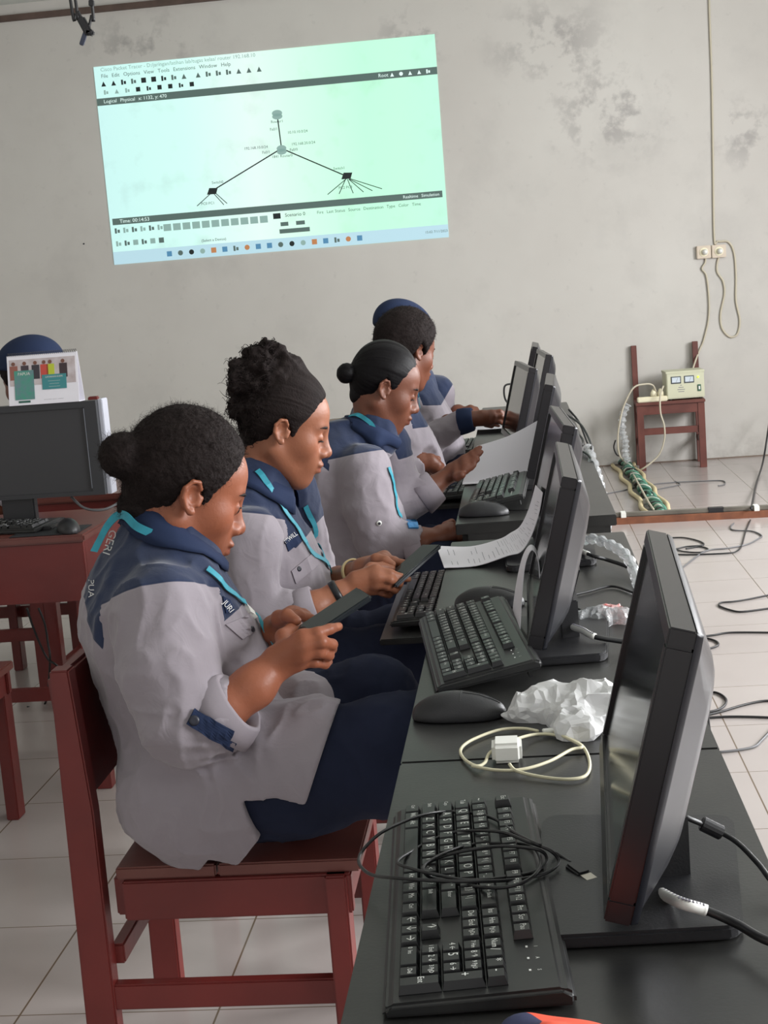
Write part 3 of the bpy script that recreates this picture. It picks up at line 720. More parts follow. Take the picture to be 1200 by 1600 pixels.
def shirtmat():
    m = mat('two_tone_shirt_cloth', (160, 153, 160), .88, sheen=.2, spec=.25); nt, N, L = nodes(m); p = N['Principled BSDF']
    a = N.new('ShaderNodeAttribute'); a.attribute_name = 'yoke'
    s = N.new('ShaderNodeMath'); s.operation = 'MULTIPLY_ADD'; s.inputs[1].default_value = 900; s.inputs[2].default_value = .5; s.use_clamp = True
    L.new(a.outputs['Fac'], s.inputs[0])
    tc = N.new('ShaderNodeTexCoord'); n = N.new('ShaderNodeTexNoise'); n.inputs['Scale'].default_value = 9; n.inputs['Detail'].default_value = 3; L.new(tc.outputs['Object'], n.inputs['Vector'])
    g = N.new('ShaderNodeMix'); g.data_type = 'RGBA'; L.new(n.outputs['Fac'], g.inputs[0]); g.inputs[6].default_value = (*lin((152, 145, 152)), 1); g.inputs[7].default_value = (*lin((138, 130, 136)), 1)
    x = N.new('ShaderNodeMix'); x.data_type = 'RGBA'; L.new(s.outputs[0], x.inputs[0]); L.new(g.outputs[2], x.inputs[6]); x.inputs[7].default_value = (*lin((38, 48, 74)), 1)
    L.new(x.outputs[2], p.inputs['Base Color'])
    # woven grain plus soft creases and the raised seam along the yoke
    w = N.new('ShaderNodeTexNoise'); w.inputs['Scale'].default_value = 26; w.inputs['Detail'].default_value = 3; w.inputs['Distortion'].default_value = 1.2; L.new(tc.outputs['Object'], w.inputs['Vector'])
    ab = N.new('ShaderNodeMath'); ab.operation = 'ABSOLUTE'; L.new(a.outputs['Fac'], ab.inputs[0])
    r = N.new('ShaderNodeMapRange'); r.inputs[1].default_value = 0; r.inputs[2].default_value = .004; r.inputs[3].default_value = -.6; r.inputs[4].default_value = 0; L.new(ab.outputs[0], r.inputs[0])
    ad = N.new('ShaderNodeMath'); ad.operation = 'ADD'; L.new(w.outputs['Fac'], ad.inputs[0]); L.new(r.outputs[0], ad.inputs[1])
    b = N.new('ShaderNodeBump'); b.inputs['Strength'].default_value = .35; b.inputs['Distance'].default_value = .005; L.new(ad.outputs[0], b.inputs['Height']); L.new(b.outputs[0], p.inputs['Normal'])
    return m
SHIRT = shirtmat()
HAIRM = mat('dark_brown_hair', (38, 31, 30), .75, spec=.12, bump=.5, bscale=260, noise=.3, nscale=60)
HAIRS = mat('smooth_black_hair', (15, 13, 15), .5, spec=.14, bump=.15, bscale=120)
EYEW = mat('eye_white', (200, 190, 182), .25); IRIS = mat('dark_iris', (24, 14, 10), .2)
DARK = mat('dark_button', (30, 32, 44), .4)

def pt(u, v, Y): return aY(u, v, Y)
def adopt(o, root): o.parent = root; o.location = -Vector(root.location)
def polysd(P, X, Z):
    P = np.array(P); d = np.full(X.shape, 1e9); ins = np.zeros(X.shape, bool); n = len(P)
    for i in range(n):
        a = P[i]; b = P[(i+1) % n]; e = b-a; t = np.clip(((X-a[0])*e[0]+(Z-a[1])*e[1])/(e @ e), 0, 1)
        d = np.minimum(d, (X-a[0]-t*e[0])**2+(Z-a[1]-t*e[1])**2)
        ins ^= ((a[1] > Z) != (b[1] > Z)) & (X < (b[0]-a[0])*(Z-a[1])/(b[1]-a[1]+1e-12)+a[0])
    d = np.sqrt(d); return np.where(ins, -d, d)

def head_field(R, T, sc, res, open_eye, neckto, male=False, extra=None):
    T = np.array(T); c = T+R @ np.array([0, 0, -.03])*sc
    lo = np.minimum(c-.155*sc, np.array(neckto)-.07); hi = c+.155*sc+.01; hi = np.maximum(hi, np.array(neckto)+.07)
    f = Field(lo, hi, res).loc(R*1.0, T)
    def P(*a): return tuple(k*sc for k in a)
    def E(c, r, k=.01, mode='add', R=None): f.ell(P(*c), P(*r), k*sc, mode, R)
    def K(a, b, ra, rb=None, k=.01, mode='add'): f.cap(P(*a), P(*b), ra*sc, (rb if rb is not None else ra)*sc, k*sc, mode)
    E((-.002, 0, .036), (.087, .077, .086)); E((.045, 0, .040), (.050, .060, .050), .03)
    E((.036, 0, -.030), (.055, .056, .075), .03)
    for s in (-1, 1):
        K((-.006, s*.050, -.048), (.060, s*.014, -.100), .020, .018, .03)
        E((.056, s*.040, -.022), (.028, .024, .028), .025)
        K((.088, s*.008, .022), (.074, s*.042, .022), .0095, .009, .016)
    E((.070, 0, -.103), (.021, .024, .017), .02)
    E((.076, 0, -.060), (.028, .034, .034), .025)
    for s in (-1, 1): E((.097, s*.034, -.001), (.014, .016, .012), .016, 'sub')
    K((.089, 0, .016), (.108, 0, -.026), .0085, .0125, .014)
    E((.111, 0, -.029), (.0120, .0135, .011), .008)
    for s in (-1, 1):
        E((.100, s*.0165, -.034), (.0120, .0095, .0090), .007)
    for s in (-1, 1): E((.107, s*.0085, -.0425), (.0055, .0040, .0045), .003, 'sub')
    # lips
    E((.102, 0, -.0575), (.0105, .025, .0075), .006); E((.099, 0, -.0715), (.0115, .022, .0085), .006)
    K((.112, -.020, -.0650), (.112, .020, -.0650), .0022, .0022, .004, 'sub'); E((.104, 0, -.084), (.007, .018, .005), .006, 'sub')
    # lids
    for s in (-1, 1):
        E((.0785, s*.033, .001), (.0150, .0165, .0130), .004)
        if open_eye: E((.0965, s*.034, -.0005), (.0100, .0130, .0052), .002, 'sub')
        else: K((.0925, s*.022, -.0045), (.0865, s*.046, -.0045), .0012, .0012, .002, 'sub')
    # ears
    def P(*a): return tuple(k*sc for k in (a[0], a[1], a[2]-.002))
    EZ = .86
    for s in (-1, 1):
        ea = Matrix.Rotation(math.radians(-10), 3, 'Y'); er = np.array(ea); f.T = T+R @ np.array([.006*sc, 0, 0])
        yo = s*.079
        E((-.010, yo, .000), (.0160, .0070, .0265), .006, R=er)
        E((-.006, yo+s*.006, .003), (.0090, .0065, .0150), .003, 'sub', R=er)
        pts = [(.003, yo+s*.003, .015), (-.004, yo+s*.006, .0245), (-.015, yo+s*.009, .023), (-.0235, yo+s*.010, .010), (-.021, yo+s*.008, -.006), (-.012, yo+s*.005, -.018), (-.003, yo+s*.003, -.025)]
        for i in range(6): K(pts[i], pts[i+1], .0036, .0036, .002)
        E((-.002, yo+s*.004, -.023), (.0075, .0050, .0080), .004)
        K((.008, yo-s*.001, .002), (.006, yo+s*.002, -.010), .0045, .004, .003)
    f.T = T
    nk = np.linalg.inv(R) @ (np.array(neckto)-T)
    f.cap((-.024*sc, 0, -.035*sc), tuple(nk), .049*sc, .054*sc, .018*sc)
    return f
def head_tone(V, R, T, sc, open_eye, nails=(), brow=1.):
    L = (V-T) @ R/sc; tone = np.ones((len(V), 3))
    def mixc(m, c): tone[:] = tone*(1-m[:, None])+tone*np.array(c)*m[:, None]
    near = np.linalg.norm(L-np.array([.05, 0, 0]), axis=1) < .16
    x, y, z = L[:, 0], np.abs(L[:, 1]), L[:, 2]
    lip = np.clip(1-np.sqrt(((y)/.026)**2+((z+.0655)/.0145)**2), 0, .25)*4*(x > .085)*near
    mixc(np.clip(lip*1.4, 0, 1)*.75, (.74, .50, .52))
    bz = .0265-.0045*((y-.034)/.02)**2
    br = np.exp(-((z-bz)/.0045)**2)*np.clip((.058-y)/.008, 0, 1)*np.clip((y-.010)/.006, 0, 1)*(x > .05)*near
    mixc(br*.8*brow, (.25, .22, .22))
    la = np.exp(-((z+.0035)/.0018)**2)*np.clip((.050-y)/.004, 0, 1)*np.clip((y-.018)/.004, 0, 1)*(x > .078)*near
    if not open_eye: mixc(la*.75, (.18, .16, .16))
    else:
        la = np.exp(-((z-.0035)/.0020)**2)*np.clip((.050-y)/.004, 0, 1)*np.clip((y-.018)/.004, 0, 1)*(x > .078)*near; mixc(la*.7, (.25, .22, .22))
    ck = np.exp(-((z+.02)/.03)**2-((y-.045)/.02)**2)*(x > .03)*near; mixc(ck*.3, (1.22, 1.05, .98))
    ns = np.exp(-((z+.03)/.014)**2-(y/.014)**2)*(x > .1)*near; mixc(ns*.3, (1.2, 1.05, 1.0))
    for c in nails:
        d = np.linalg.norm(V-np.array(c), axis=1); mixc(np.clip(1-(d/.0065)**4, 0, 1), (1.7, 2.0, 2.1))
    return tone

def add_hand(f, wrist, kn, fingers, thumb, s=1.0, wr=.024):
    wrist = np.array(wrist); kn = [np.array(k) for k in kn]
    ax = kn[3]-kn[0]; ax = ax/np.linalg.norm(ax)
    for i, k in enumerate(kn): f.cap(wrist+ax*(-.012+.008*i)*s, k, .0165*s, .0112*s, .014*s, world=True)
    for k1, k2 in zip(kn[:-1], kn[1:]): f.cap(k1*.88+wrist*.12, k2*.88+wrist*.12, .0110*s, .0105*s, .010*s, world=True)
    rad = [(.0105, .0095, .0085, .0070), (.0108, .0098, .0086, .0071), (.0102, .0092, .0082, .0068), (.0092, .0082, .0073, .0062)]
    for i, fi in enumerate(fingers):
        P = [kn[i]]+[np.array(q) for q in fi]
        for j in range(len(P)-1): f.cap(P[j], P[j+1], rad[i][j]*s, rad[i][min(j+1, 3)]*s, .004 if j else .006, world=True)
    if thumb:
        P = [wrist*.6+kn[0]*.4]+[np.array(q) for q in thumb]; r = (.0165, .0135, .0112, .0085)
        for j in range(len(P)-1): f.cap(P[j], P[j+1], r[j]*s, r[min(j+1, 3)]*s, .008 if j == 0 else .004, world=True)

ST1 = [(.44, -.565, .120, .175), (.53, -.572, .140, .182), (.625, -.580, .155, .180), (.73, -.600, .155, .176), (.816, -.622, .148, .186), (.875, -.632, .128, .188), (.92, -.630, .104, .170), (.955, -.622, .088, .125), (.985, -.612, .072, .082), (1.0, -.61, .062, .066)]

def mesh_hair(root, R, T, sc, style, res=.003):
    """cap of hair over the skull plus what the style adds"""
    Rn = R; T = np.array(T)
    f = Field(T-.26*sc, T+.26*sc, res).loc(Rn, T)
    g = .010 if style in ('bun_fuzzy', 'messy') else .005
    if style == 'afro': g = .022
    f.ell((-.006*sc, 0, .044*sc), tuple((np.array([.088, .078, .084])+g)*sc), 0)
    if style == 'bun_fuzzy': f.cap((-.042*sc, 0, .0), (-.052*sc, 0, -.045*sc), .056*sc, .036*sc, .03)
    elif style != 'afro': f.cap((-.036*sc, 0, .0), (-.042*sc, 0, -.042*sc), .054*sc, .036*sc, .04)
    else: f.cap((-.042*sc, 0, .0), (-.055*sc, 0, -.030*sc), .058*sc, .042*sc, .03)
    # hairline surface z > h(x)
    xs = np.array([-.20, -.065, -.040, -.026, -.006, .014, .027, .034, .047, .064, .082, .10, .2])*sc
    zs = np.array([-.075, -.072, -.058, -.030, .028, .008, -.028, .012, .036, .062, .090, .12, .2])*sc
    if style == 'afro': zs = zs+np.array([0, 0, 0, .005, .002, .006, .018, .006, .004, .004, .002, 0, 0])*sc
    X, Y, Z = f.ax[0][:, None, None]-T[0], f.ax[1][None, :, None]-T[1], f.ax[2][None, None, :]-T[2]
    lx = X*Rn[0, 0]+Y*Rn[1, 0]+Z*Rn[2, 0]; lz = X*Rn[0, 2]+Y*Rn[1, 2]+Z*Rn[2, 2]; ly = X*Rn[0, 1]+Y*Rn[1, 1]+Z*Rn[2, 1]
    h = np.interp(lx, xs, zs); fade = np.clip((np.abs(ly)-.052*sc)/(.012*sc), 0, 1)
    hf = np.interp(lx, np.array([-.2, -.09, -.06, -.03, .02, .05, .08, .1, .2])*sc, np.array([-.075, -.075, -.07, -.05, .0, .05, .093, .12, .2])*sc)
    h = hf*(1-fade)+h*fade
    f.D = -smin(-f.D, -((h-lz)*.62).astype(np.float32), .008)
    mats = HAIRM if style in ('bun_fuzzy', 'afro', 'messy') else HAIRS
    if style == 'bun_fuzzy':
        f.ell((-.108*sc, -.010*sc, .024*sc), (.038*sc, .036*sc, .037*sc), .012)
    if style == 'bun_sleek':
        f.ell((-.108*sc, -.012*sc, .004*sc), (.027*sc, .028*sc, .029*sc), .004); f.cap((-.08*sc, 0, .004*sc), (-.10*sc, -.01*sc, .004*sc), .014*sc, .012*sc, .01)
    if style == 'messy':
        for c_, r_ in [((-.050, 0, .112), .052), ((-.090, -.01, .088), .046), ((-.010, 0, .128), .030), ((-.075, 0, .140), .034), ((-.098, -.01, .045), .034), ((-.100, -.025, .012), .022)]: f.ell(tuple(np.array(c_)*sc), (r_*sc,)*3, .02)
    V, F = f.nets(); V = relax(V, F, 1, .4); G = f.grad(V)
    if style in ('bun_fuzzy', 'afro'): V = V+G*((noise3(V, 240)-.5)*.0028+(noise3(V, 38, 2)-.5)*.004)[:, None]*sc
    elif style == 'messy':
        L = (V-T) @ Rn; amp = np.clip((L[:, 2]*.5-L[:, 0])/sc/.05-1.2, 0, 1); a_ = np.arctan2(L[:, 1], L[:, 2]-.02); V = V+G*((noise3(np.stack([a_*22, L[:, 0]*9, L[:, 0]*0], 1))-.5)*.0028*(1-amp))[:, None]; V = V+G*((noise3(V, 42)-.5)*.028+(noise3(V, 110, 3)-.5)*.012)[:, None]*amp[:, None]*sc
    else:
        # combed back: fine grooves that run from the brow to the bun
        L = (V-T) @ Rn/sc; a = np.arctan2(L[:, 1], L[:, 2]-.02); V = V+G*((noise3(np.stack([a*26, L[:, 0]*8, L[:, 0]*0], 1))-.5)*.0022)[:, None]
    o = meshobj('hair', V, F, mats, None); adopt(o, root)
    return f, V, G, o
def strands(name, parent, starts, dirs, m, length, n=4, r=.00035, curl=.0, gravity=0., seed=1):
    rs = np.random.RandomState(seed); mb_v = []; mb_f = []
    for p, d in zip(starts, dirs):
        L = length*rs.uniform(.5, 1.3); q = p.copy(); d = d+rs.normal(0, .35, 3); d /= np.linalg.norm(d); ax = rs.normal(0, 1, 3); pts = [q.copy()]
        for k in range(n):
            d = d+curl*np.cross(ax, d)*rs.uniform(.5, 1.2)+np.array([0, 0, -gravity]); d /= np.linalg.norm(d); q = q+d*L/n; pts.append(q.copy())
        a = np.cross(d, ax); a /= np.linalg.norm(a)+1e-9; b = np.cross(a, d); base = len(mb_v)
        for i, c in enumerate(pts):
            rr = r*(1-.7*i/n)
            for t in (0, 2.094, 4.189): mb_v.append(tuple(c+(a*math.cos(t)+b*math.sin(t))*rr))
        for i in range(n):
            for t in range(3): mb_f.append((base+i*3+t, base+i*3+(t+1) % 3, base+i*3+3+(t+1) % 3, base+i*3+3+t))
    me = bpy.data.meshes.new(name); me.from_pydata(mb_v, [], mb_f); o = link(name, me, m, None, True); o.parent = parent; return o
def ribbon(name, root, f, pts, width, off=.003, m=TEAL, n=8, thick=.0012, free=None):
    P = np.array(spline(pts, n)); P = f.snap(P, off) if free is None else P
    G = f.grad(P); t = np.gradient(P, axis=0); t /= np.linalg.norm(t, axis=1)[:, None]+1e-9
    if free is not None: G = np.tile(np.array(free, float), (len(P), 1))
    S = np.cross(t, G); S /= np.linalg.norm(S, axis=1)[:, None]+1e-9; vs = []; fs = []
    for i in range(len(P)):
        for a, b in ((-1, 0), (1, 0), (1, 1), (-1, 1)): vs.append(P[i]+S[i]*a*width/2+G[i]*b*thick)
    for i in range(len(P)-1):
        for k in range(4): fs.append((i*4+k, i*4+(k+1) % 4, i*4+4+(k+1) % 4, i*4+4+k))
    fs.append((0, 1, 2, 3)[::-1]); fs.append(tuple(len(vs)-4+k for k in range(4)))
    o = MB().add(vs, fs).build(name, m, None, smooth=False); adopt(o, root); return o
def patch(name, root, f, corners, m, off=.0025, n=8, k=None, smooth=True):
    """thin sheet laid on the cloth, four corners given where the eye sees them"""
    c = [np.array(q, float) for q in corners]; vs = []; N = n+1
    for j in range(N):
        for i in range(N):
            s, t = i/n, j/n; q = (c[0]*(1-s)+c[1]*s)*(1-t)+(c[3]*(1-s)+c[2]*s)*t
            vs.append(f.cast(q[0], q[1]))
    vs = np.array(vs); G = f.grad(vs); top = vs+G*off; edge = vs-G*.001; allv = list(top)+list(edge); fs = []
    for j in range(n):
        for i in range(n): fs.append((j*N+i, j*N+i+1, (j+1)*N+i+1, (j+1)*N+i))
    rim = [i for i in range(N)]+[j*N+n for j in range(1, N)]+[n*N+i for i in range(n-1, -1, -1)]+[j*N for j in range(n-1, 0, -1)]
    M2 = N*N
    for a in range(len(rim)): b = (a+1) % len(rim); fs.append((rim[a], rim[b], M2+rim[b], M2+rim[a]))
    o = MB().add(allv, fs).build(name, m, None, smooth=False); adopt(o, root); return o
def disc(name, root, p, nrm, r, m, h=.002):
    R3 = Vector(nrm).to_track_quat('Z', 'Y').to_matrix().to_4x4(); R3.translation = Vector(p)
    o = MB().lathe([(r*.8, -.001), (r, 0), (r*.9, h), (r*.4, h*.8)], n=14, T=R3).build(name, m, None, smooth=True); adopt(o, root); return o
def clothtext(name, root, f, s, p0, p1, size_px, m, off=.0012):
    """lettering printed on the cloth along a line"""
    vs, fs = textmesh(s, 1.0, 'LEFT'); wd = max(v[0] for v in vs); p0 = np.array(p0, float); p1 = np.array(p1, float); d = (p1-p0)/wd; nn = np.array([d[1], -d[0]]); nn = nn/np.linalg.norm(nn)*size_px
    V = []
    for v in vs:
        q = p0+d*v[0]+nn*v[1]; p = f.cast(q[0], q[1]); V.append(p+f.grad(p)*off)
    o = MB().add(V, fs).build(name, m, None); adopt(o, root); return o
def collar(root, f, top, tA, tB, bot, bA, bB, gap=.45, n=40, m=NAVY, fold=.012):
    vs = []; top, tA, tB, bot, bA, bB = [np.array(q, float) for q in (top, tA, tB, bot, bA, bB)]
    rows = 6; full = []
    for i in range(n+1):
        th = gap+(2*math.pi-2*gap)*i/n; c, s = math.cos(th), math.sin(th)
        T_ = top+tA*c+tB*s; B_ = bot+bA*c+bB*s; e = min(1, abs(i/n-.5)*2)
        B_ = B_+(bot-top)*.25*max(0, e-.75)*4
        out = (T_-top); out[2] *= .2; out /= np.linalg.norm(out)
        inner = T_*.55+top*.0+B_*.45-out*.018
        Bs = f.snap(B_[None], .004, 3)[0] if f is not None else B_
        col = [inner, T_-out*.003, T_+out*.001+np.array([0, 0, .002]), T_*.66+Bs*.34+out*.006, T_*.33+Bs*.67+out*.004, Bs+out*.001, Bs-out*.004]
        full.append(col)
    K = len(full[0]); V = [p for c in full for p in c]
    fs = [(i*K+k, i*K+k+1, (i+1)*K+k+1, (i+1)*K+k) for i in range(n) for k in range(K-1)]
    o = MB().add(V, fs).build('collar', m, None, smooth=True)
    md = o.modifiers.new('thick', 'SOLIDIFY'); md.thickness = .002; md.offset = 0
    adopt(o, root); return o

def wrinkle(V, G, yoke, elbows, seed, amp=1.):
    """soft folds: broad draping plus tight creases near the bends"""
    a = (noise3(V*np.array([1, 1, .45]), 17, seed)-.5)*.007
    r = 1-np.abs(2*noise3(V*np.array([1, 1, .6])+.01*np.sin(V[:, [2, 0, 1]]*40), 30, seed+3)-1); a += (r**3-.35)*.0045
    for e, rad in elbows:
        d = np.linalg.norm(V-np.array(e), axis=1); w = np.exp(-(d/rad)**2)
        q = 1-np.abs(2*noise3(V*np.array([.6, .6, 1.5]), 34, seed+9)-1); a += w*((q**2)-.4)*.012
    return a*amp

def person(label, root_xy, head, torso, arms, legs, hair, shirt_res, body_res, yoke=None, hem=None, skin=(156, 100, 78), group=None, seed=1, lap=None, nails=(), hands=(), amp=1., shoes=False):
    root = empty('person', (root_xy[0], root_xy[1], 0), 0, label, 'person', group)
    SK = skinmat('skin_%d_%d_%d' % skin, skin)
    # ---- pose of the head
    yaw, pitch, roll, sc = head['yaw'], head['pitch'], head.get('roll', 0), head['sc']
    R = np.array(Matrix.Rotation(yaw, 3, 'Z') @ Matrix.Rotation(pitch, 3, 'Y') @ Matrix.Rotation(roll, 3, 'X'))
    T = np.array(head['ear'])-R @ (np.array([-.002, -.082, 0])*sc)
    neck = np.array(torso['neck'])
    op = head.get('open', False)
    f = head_field(R, T, sc, body_res, op, neck); V, F = f.nets(); V = relax(V, F, 1, .3)
    tone = head_tone(V, R, T, sc, op, brow=head.get('brow', 1.)); parts = [(V, F, tone)]
    # ---- arms and hands
    for A in arms:
        P = [np.array(q) for q in A['skin']]; rs = A['skin_r']; allp = np.array(P+[np.array(q) for h in [A.get('hand')] if h for q in [*h['kn'], *[x for fi in h['fingers'] for x in fi], *(h['thumb'] or [])]])
        g = Field(allp.min(0)-.06, allp.max(0)+.06, A.get('res', body_res)); g.chain(P, rs, .02)
        if A.get('hand'):
            h = A['hand']; add_hand(g, P[-1], h['kn'], h['fingers'], h['thumb'], h.get('s', 1.))
        V, F = g.nets(); V = relax(V, F, 1, .35)
        tn = np.ones((len(V), 3))
        for c in A.get('nails', []):
            d = np.linalg.norm(V-np.array(c), axis=1); w = np.clip(1-(d/.007)**4, 0, 1)[:, None]; tn = tn*(1-w)+tn*np.array((1.45, 1.65, 1.75))*w
        parts.append((V, F, tn))
    # ---- trunk under the clothes
    tc = torso['c']; st = [(z, (cx-(-.60))/math.cos(torso['yaw'])+0, a, b) for z, cx, a, b in ST1]; dz = torso.get('dz', 0); ss = torso.get('s', 1.)
    st = [(z+dz, c, a*ss, b*torso.get('sw', ss)) for z, c, a, b in st]
    if torso.get('lean'): st = [(z, c+torso['lean']*(z-.6), a, b) for z, c, a, b in st]
    lo = np.array([tc[0]-.34, tc[1]-.34, .36]); hi = np.array([tc[0]+.40, tc[1]+.34, 1.12+dz])
    b = Field(lo, hi, .012); b.loft([(z, c, a*.84, w*.86) for z, c, a, w in st if z > .6], tc, torso['yaw'], .02); V, F = b.nets(); parts.append((V, F, np.ones((len(V), 3))))
    off = 0; VV, FF, TT = [], [], []
    for V, F, t in parts: VV.append(V); FF.append(F+off); TT.append(t); off += len(V)
    body = meshobj('body', np.concatenate(VV), np.concatenate(FF), SK, None, {'tone': np.concatenate(TT)}); adopt(body, root)
    # ---- eyes
    for s in (-1, 1):
        c = T+R @ (np.array([.0812, s*.033, .0005])*sc); e = MB()
        Rm = Matrix(R).to_4x4(); Rm.translation = Vector(c); Rm = Rm @ Matrix.Rotation(math.radians(90+16), 4, 'Y')
        prof = [(.0125*sc*math.sin(a), .0125*sc*math.cos(a)) for a in np.linspace(math.pi-.01, .01, 12)]
        e.lathe(prof, n=16, T=Rm); e.m = [1 if i >= 8*16 and i < 11*16 or i == len(e.f)-1 else 0 for i in range(len(e.f))]
        if op: o = e.build('eye', [EYEW, IRIS], None, smooth=True); adopt(o, root)
        zl = .0055 if op else -.0045
        L_ = [T+R @ (np.array([.0955-.009*((yy-.030)/.014)**2, s*yy, zl-(.0028 if op else .0012)*((yy-.032)/.014)**2-.0008])*sc) for yy in np.linspace(.019, .048, 9)]
        o = MB().tube(L_, [.0004, .0010, .0013, .0014, .0014, .0014, .0014, .0012, .0005], 6).build('eyelashes', HAIRS, None, smooth=True); adopt(o, root)
        L_ = [T+R @ (np.array([.0945-.013*max(0, (yy-.028)/.024)**2, s*yy, .0265-.0045*((yy-.036)/.02)**2])*sc) for yy in np.linspace(.013, .054, 10)]
        o = MB().tube(L_, np.array([.0012, .0022, .0027, .0028, .0028, .0026, .0023, .0018, .0012, .0006])*sc, 6).build('eyebrow', HAIRS, None, smooth=True); adopt(o, root)
    # ---- hair
    hf = None
    if hair: hf = mesh_hair(root, R, T, sc, hair, head.get('hres', .003))
    # ---- shirt
    lo = np.array([tc[0]-.36, tc[1]-.36, .40]); hi = np.array([tc[0]+.44, tc[1]+.38, 1.08+dz])
    for A in arms:
        q = np.array(A['sleeve']); lo = np.minimum(lo, q.min(0)-.12); hi = np.maximum(hi, q.max(0)+.12)
    s = Field(lo, hi, shirt_res); s.loft(st, tc, torso['yaw'], .02)
    s.cap(neck+np.array([-.005, 0, -.03]), neck, .074, .066, .03, world=True)
    elb = []
    for A in arms:
        P = [np.array(q) for q in A['sleeve']]; rs = A['sleeve_r']
        q = Field(lo, hi, shirt_res) if False else None
        for i in range(len(P)-1): s.cap(P[i], P[i+1], rs[i], rs[i+1], .014 if i == 0 else .009, world=True)
        # open the end of the sleeve with a cuff
        e = P[-1]; d = P[-1]-P[-2]; d /= np.linalg.norm(d)
        s.cap(e+d*(rs[-1]+.02), e+d*(rs[-1]+.09), rs[-1]+.02, rs[-1]+.025, 0, 'sub', world=True) if A.get('cut', True) else None
        elb.append((P[len(P)//2], .085))
    if lap:
        for (a, bb, ra, rb, k) in lap: s.cap(a, bb, ra, rb, k, world=True)
    mk = np.abs(s.D) < .022; I = np.argwhere(mk); s.D[mk] -= wrinkle(s.o+I*s.res, None, None, elb, seed, amp).astype(np.float32)
    if hem is not None: s.cutpoly(hem)
    V, F = s.nets(); V = relax(V, F, 1, .4); G = s.grad(V)
    yv = -np.ones(len(V))
    if yoke is not None: yv = -polysd(yoke, V[:, 0], V[:, 2])
    for A in arms:                                                # no navy on the sleeves below the seam
        P0 = np.array(A['sleeve'][0]); P1 = np.array(A['sleeve'][1]); ax = P1-P0; L_ = np.linalg.norm(ax); ax = ax/L_
        if A.get('seam') is not None:
            t = (V-P0) @ ax; rad = np.linalg.norm(V-P0-t[:, None]*ax, axis=1); w = (rad < A['sleeve_r'][0]*1.25) & (t > A['seam']-.045)
            yv = np.where(w, np.minimum(yv, A['seam']-t), yv)
    sh = meshobj('shirt', V, F, SHIRT, None, {'yoke': yv}); adopt(sh, root)
    # ---- trousers
    if legs:
        allp = np.array([q for L_ in legs for q in L_['p']]); t = Field(allp.min(0)-.13, allp.max(0)+.13, max(.007, shirt_res))
        for L_ in legs: t.chain([np.array(q) for q in L_['p']], L_['r'], .05)
        t.cutplane((0, 0, .452), (0, 0, -1)) if legs[0].get('flat') else None
        V, F = t.nets(); V = relax(V, F, 2, .5); G = t.grad(V)
        V = V+G*wrinkle(V, G, None, [(L_['p'][1], .09) for L_ in legs], seed+5, .9)[:, None]
        if legs[0].get('flat'): V[:, 2] = np.maximum(V[:, 2], np.where(V[:, 0] < legs[0]['flat'], .4515, -1))
        o = meshobj('trousers', V, F, NAVYP, None); adopt(o, root)
    return root, R, T, s, hf, neck

def phone(c, L, Wv, label, ln=.160, wd=.074, th=.009):
    L = Vector(L).normalized(); Wv = Vector(Wv); Wv = (Wv-L*Wv.dot(L)).normalized(); n = L.cross(Wv)
    if n.z < 0: n = -n
    m = Matrix((L, n.cross(L), n)).transposed().to_4x4(); r = empty('smartphone'); m.translation = Vector(c); r.matrix_world = m
    MB().box((-ln/2, -wd/2, -th/2), (ln/2, wd/2, th/2)).build('case', mat('phone_case_dark', (38, 44, 50), .3), r, .0035, 3)
    MB().box((-ln/2+.003, -wd/2+.003, th/2-.001), (ln/2-.003, wd/2-.003, th/2+.0006)).build('screen', mat('phone_screen', (26, 30, 33), .1, spec=.35, emis=(60, 70, 70), estr=.08), r)
    return tag(r, label, 'phone')
CALF = lambda x, y: [(x+.06, y, .30), (x+.02, y, .10)]

# ---- woman with the low fuzzy bun (nearest)
tY = 2.34
yk = [pt(u, v, 2.22) for u, v in [(80, 925), (124, 950), (146, 985), (172, 1006), (176, 958), (210, 938), (255, 926), (325, 935), (345, 974), (372, 956), (430, 935), (470, 760), (250, 680), (80, 760)]]
yk = [(q[0], q[2]) for q in yk]
hm = [pt(u, v, 2.17) for u, v in [(60, 1380), (300, 1500), (330, 1335), (374, 1347), (411, 1298), (398, 1262), (388, 1233), (440, 1227), (485, 1238), (505, 1175), (527, 1104), (505, 1070), (560, 1000), (480, 700), (300, 600), (60, 650)]]
hm = [(q[0], q[2]) for q in hm]; hm[0] = (-.95, .45); hm[1] = (-.60, .40)
ph1 = dict(kn=[pt(474, 994, 2.155), pt(478, 1008, 2.145), pt(476, 1022, 2.15), pt(468, 1036, 2.165)],
           fingers=[[pt(497, 989, 2.155), pt(515, 983, 2.17), pt(529, 979, 2.185)], [pt(503, 1003, 2.145), pt(519, 1007, 2.165), pt(520, 1015, 2.185)],
                    [pt(500, 1019, 2.15), pt(514, 1024, 2.17), pt(508, 1030, 2.19)], [pt(492, 1035, 2.165), pt(508, 1038, 2.18), pt(514, 1034, 2.195)]],
           thumb=[pt(443, 995, 2.20), pt(455, 985, 2.23), pt(466, 978, 2.25)])
lh1 = dict(kn=[pt(447, 968, 2.30), pt(452, 962, 2.32), pt(458, 958, 2.335), pt(462, 958, 2.35)],
           fingers=[[pt(466, 960, 2.315), pt(482, 966, 2.32), pt(494, 968, 2.31)], [pt(474, 960, 2.335), pt(492, 972, 2.335), pt(500, 980, 2.32)],
                    [pt(478, 962, 2.35), pt(496, 980, 2.345), pt(500, 990, 2.33)], [pt(480, 966, 2.36), pt(494, 985, 2.355), pt(498, 993, 2.34)]],
           thumb=[pt(436, 966, 2.27), pt(449, 962, 2.25), pt(463, 970, 2.235)])
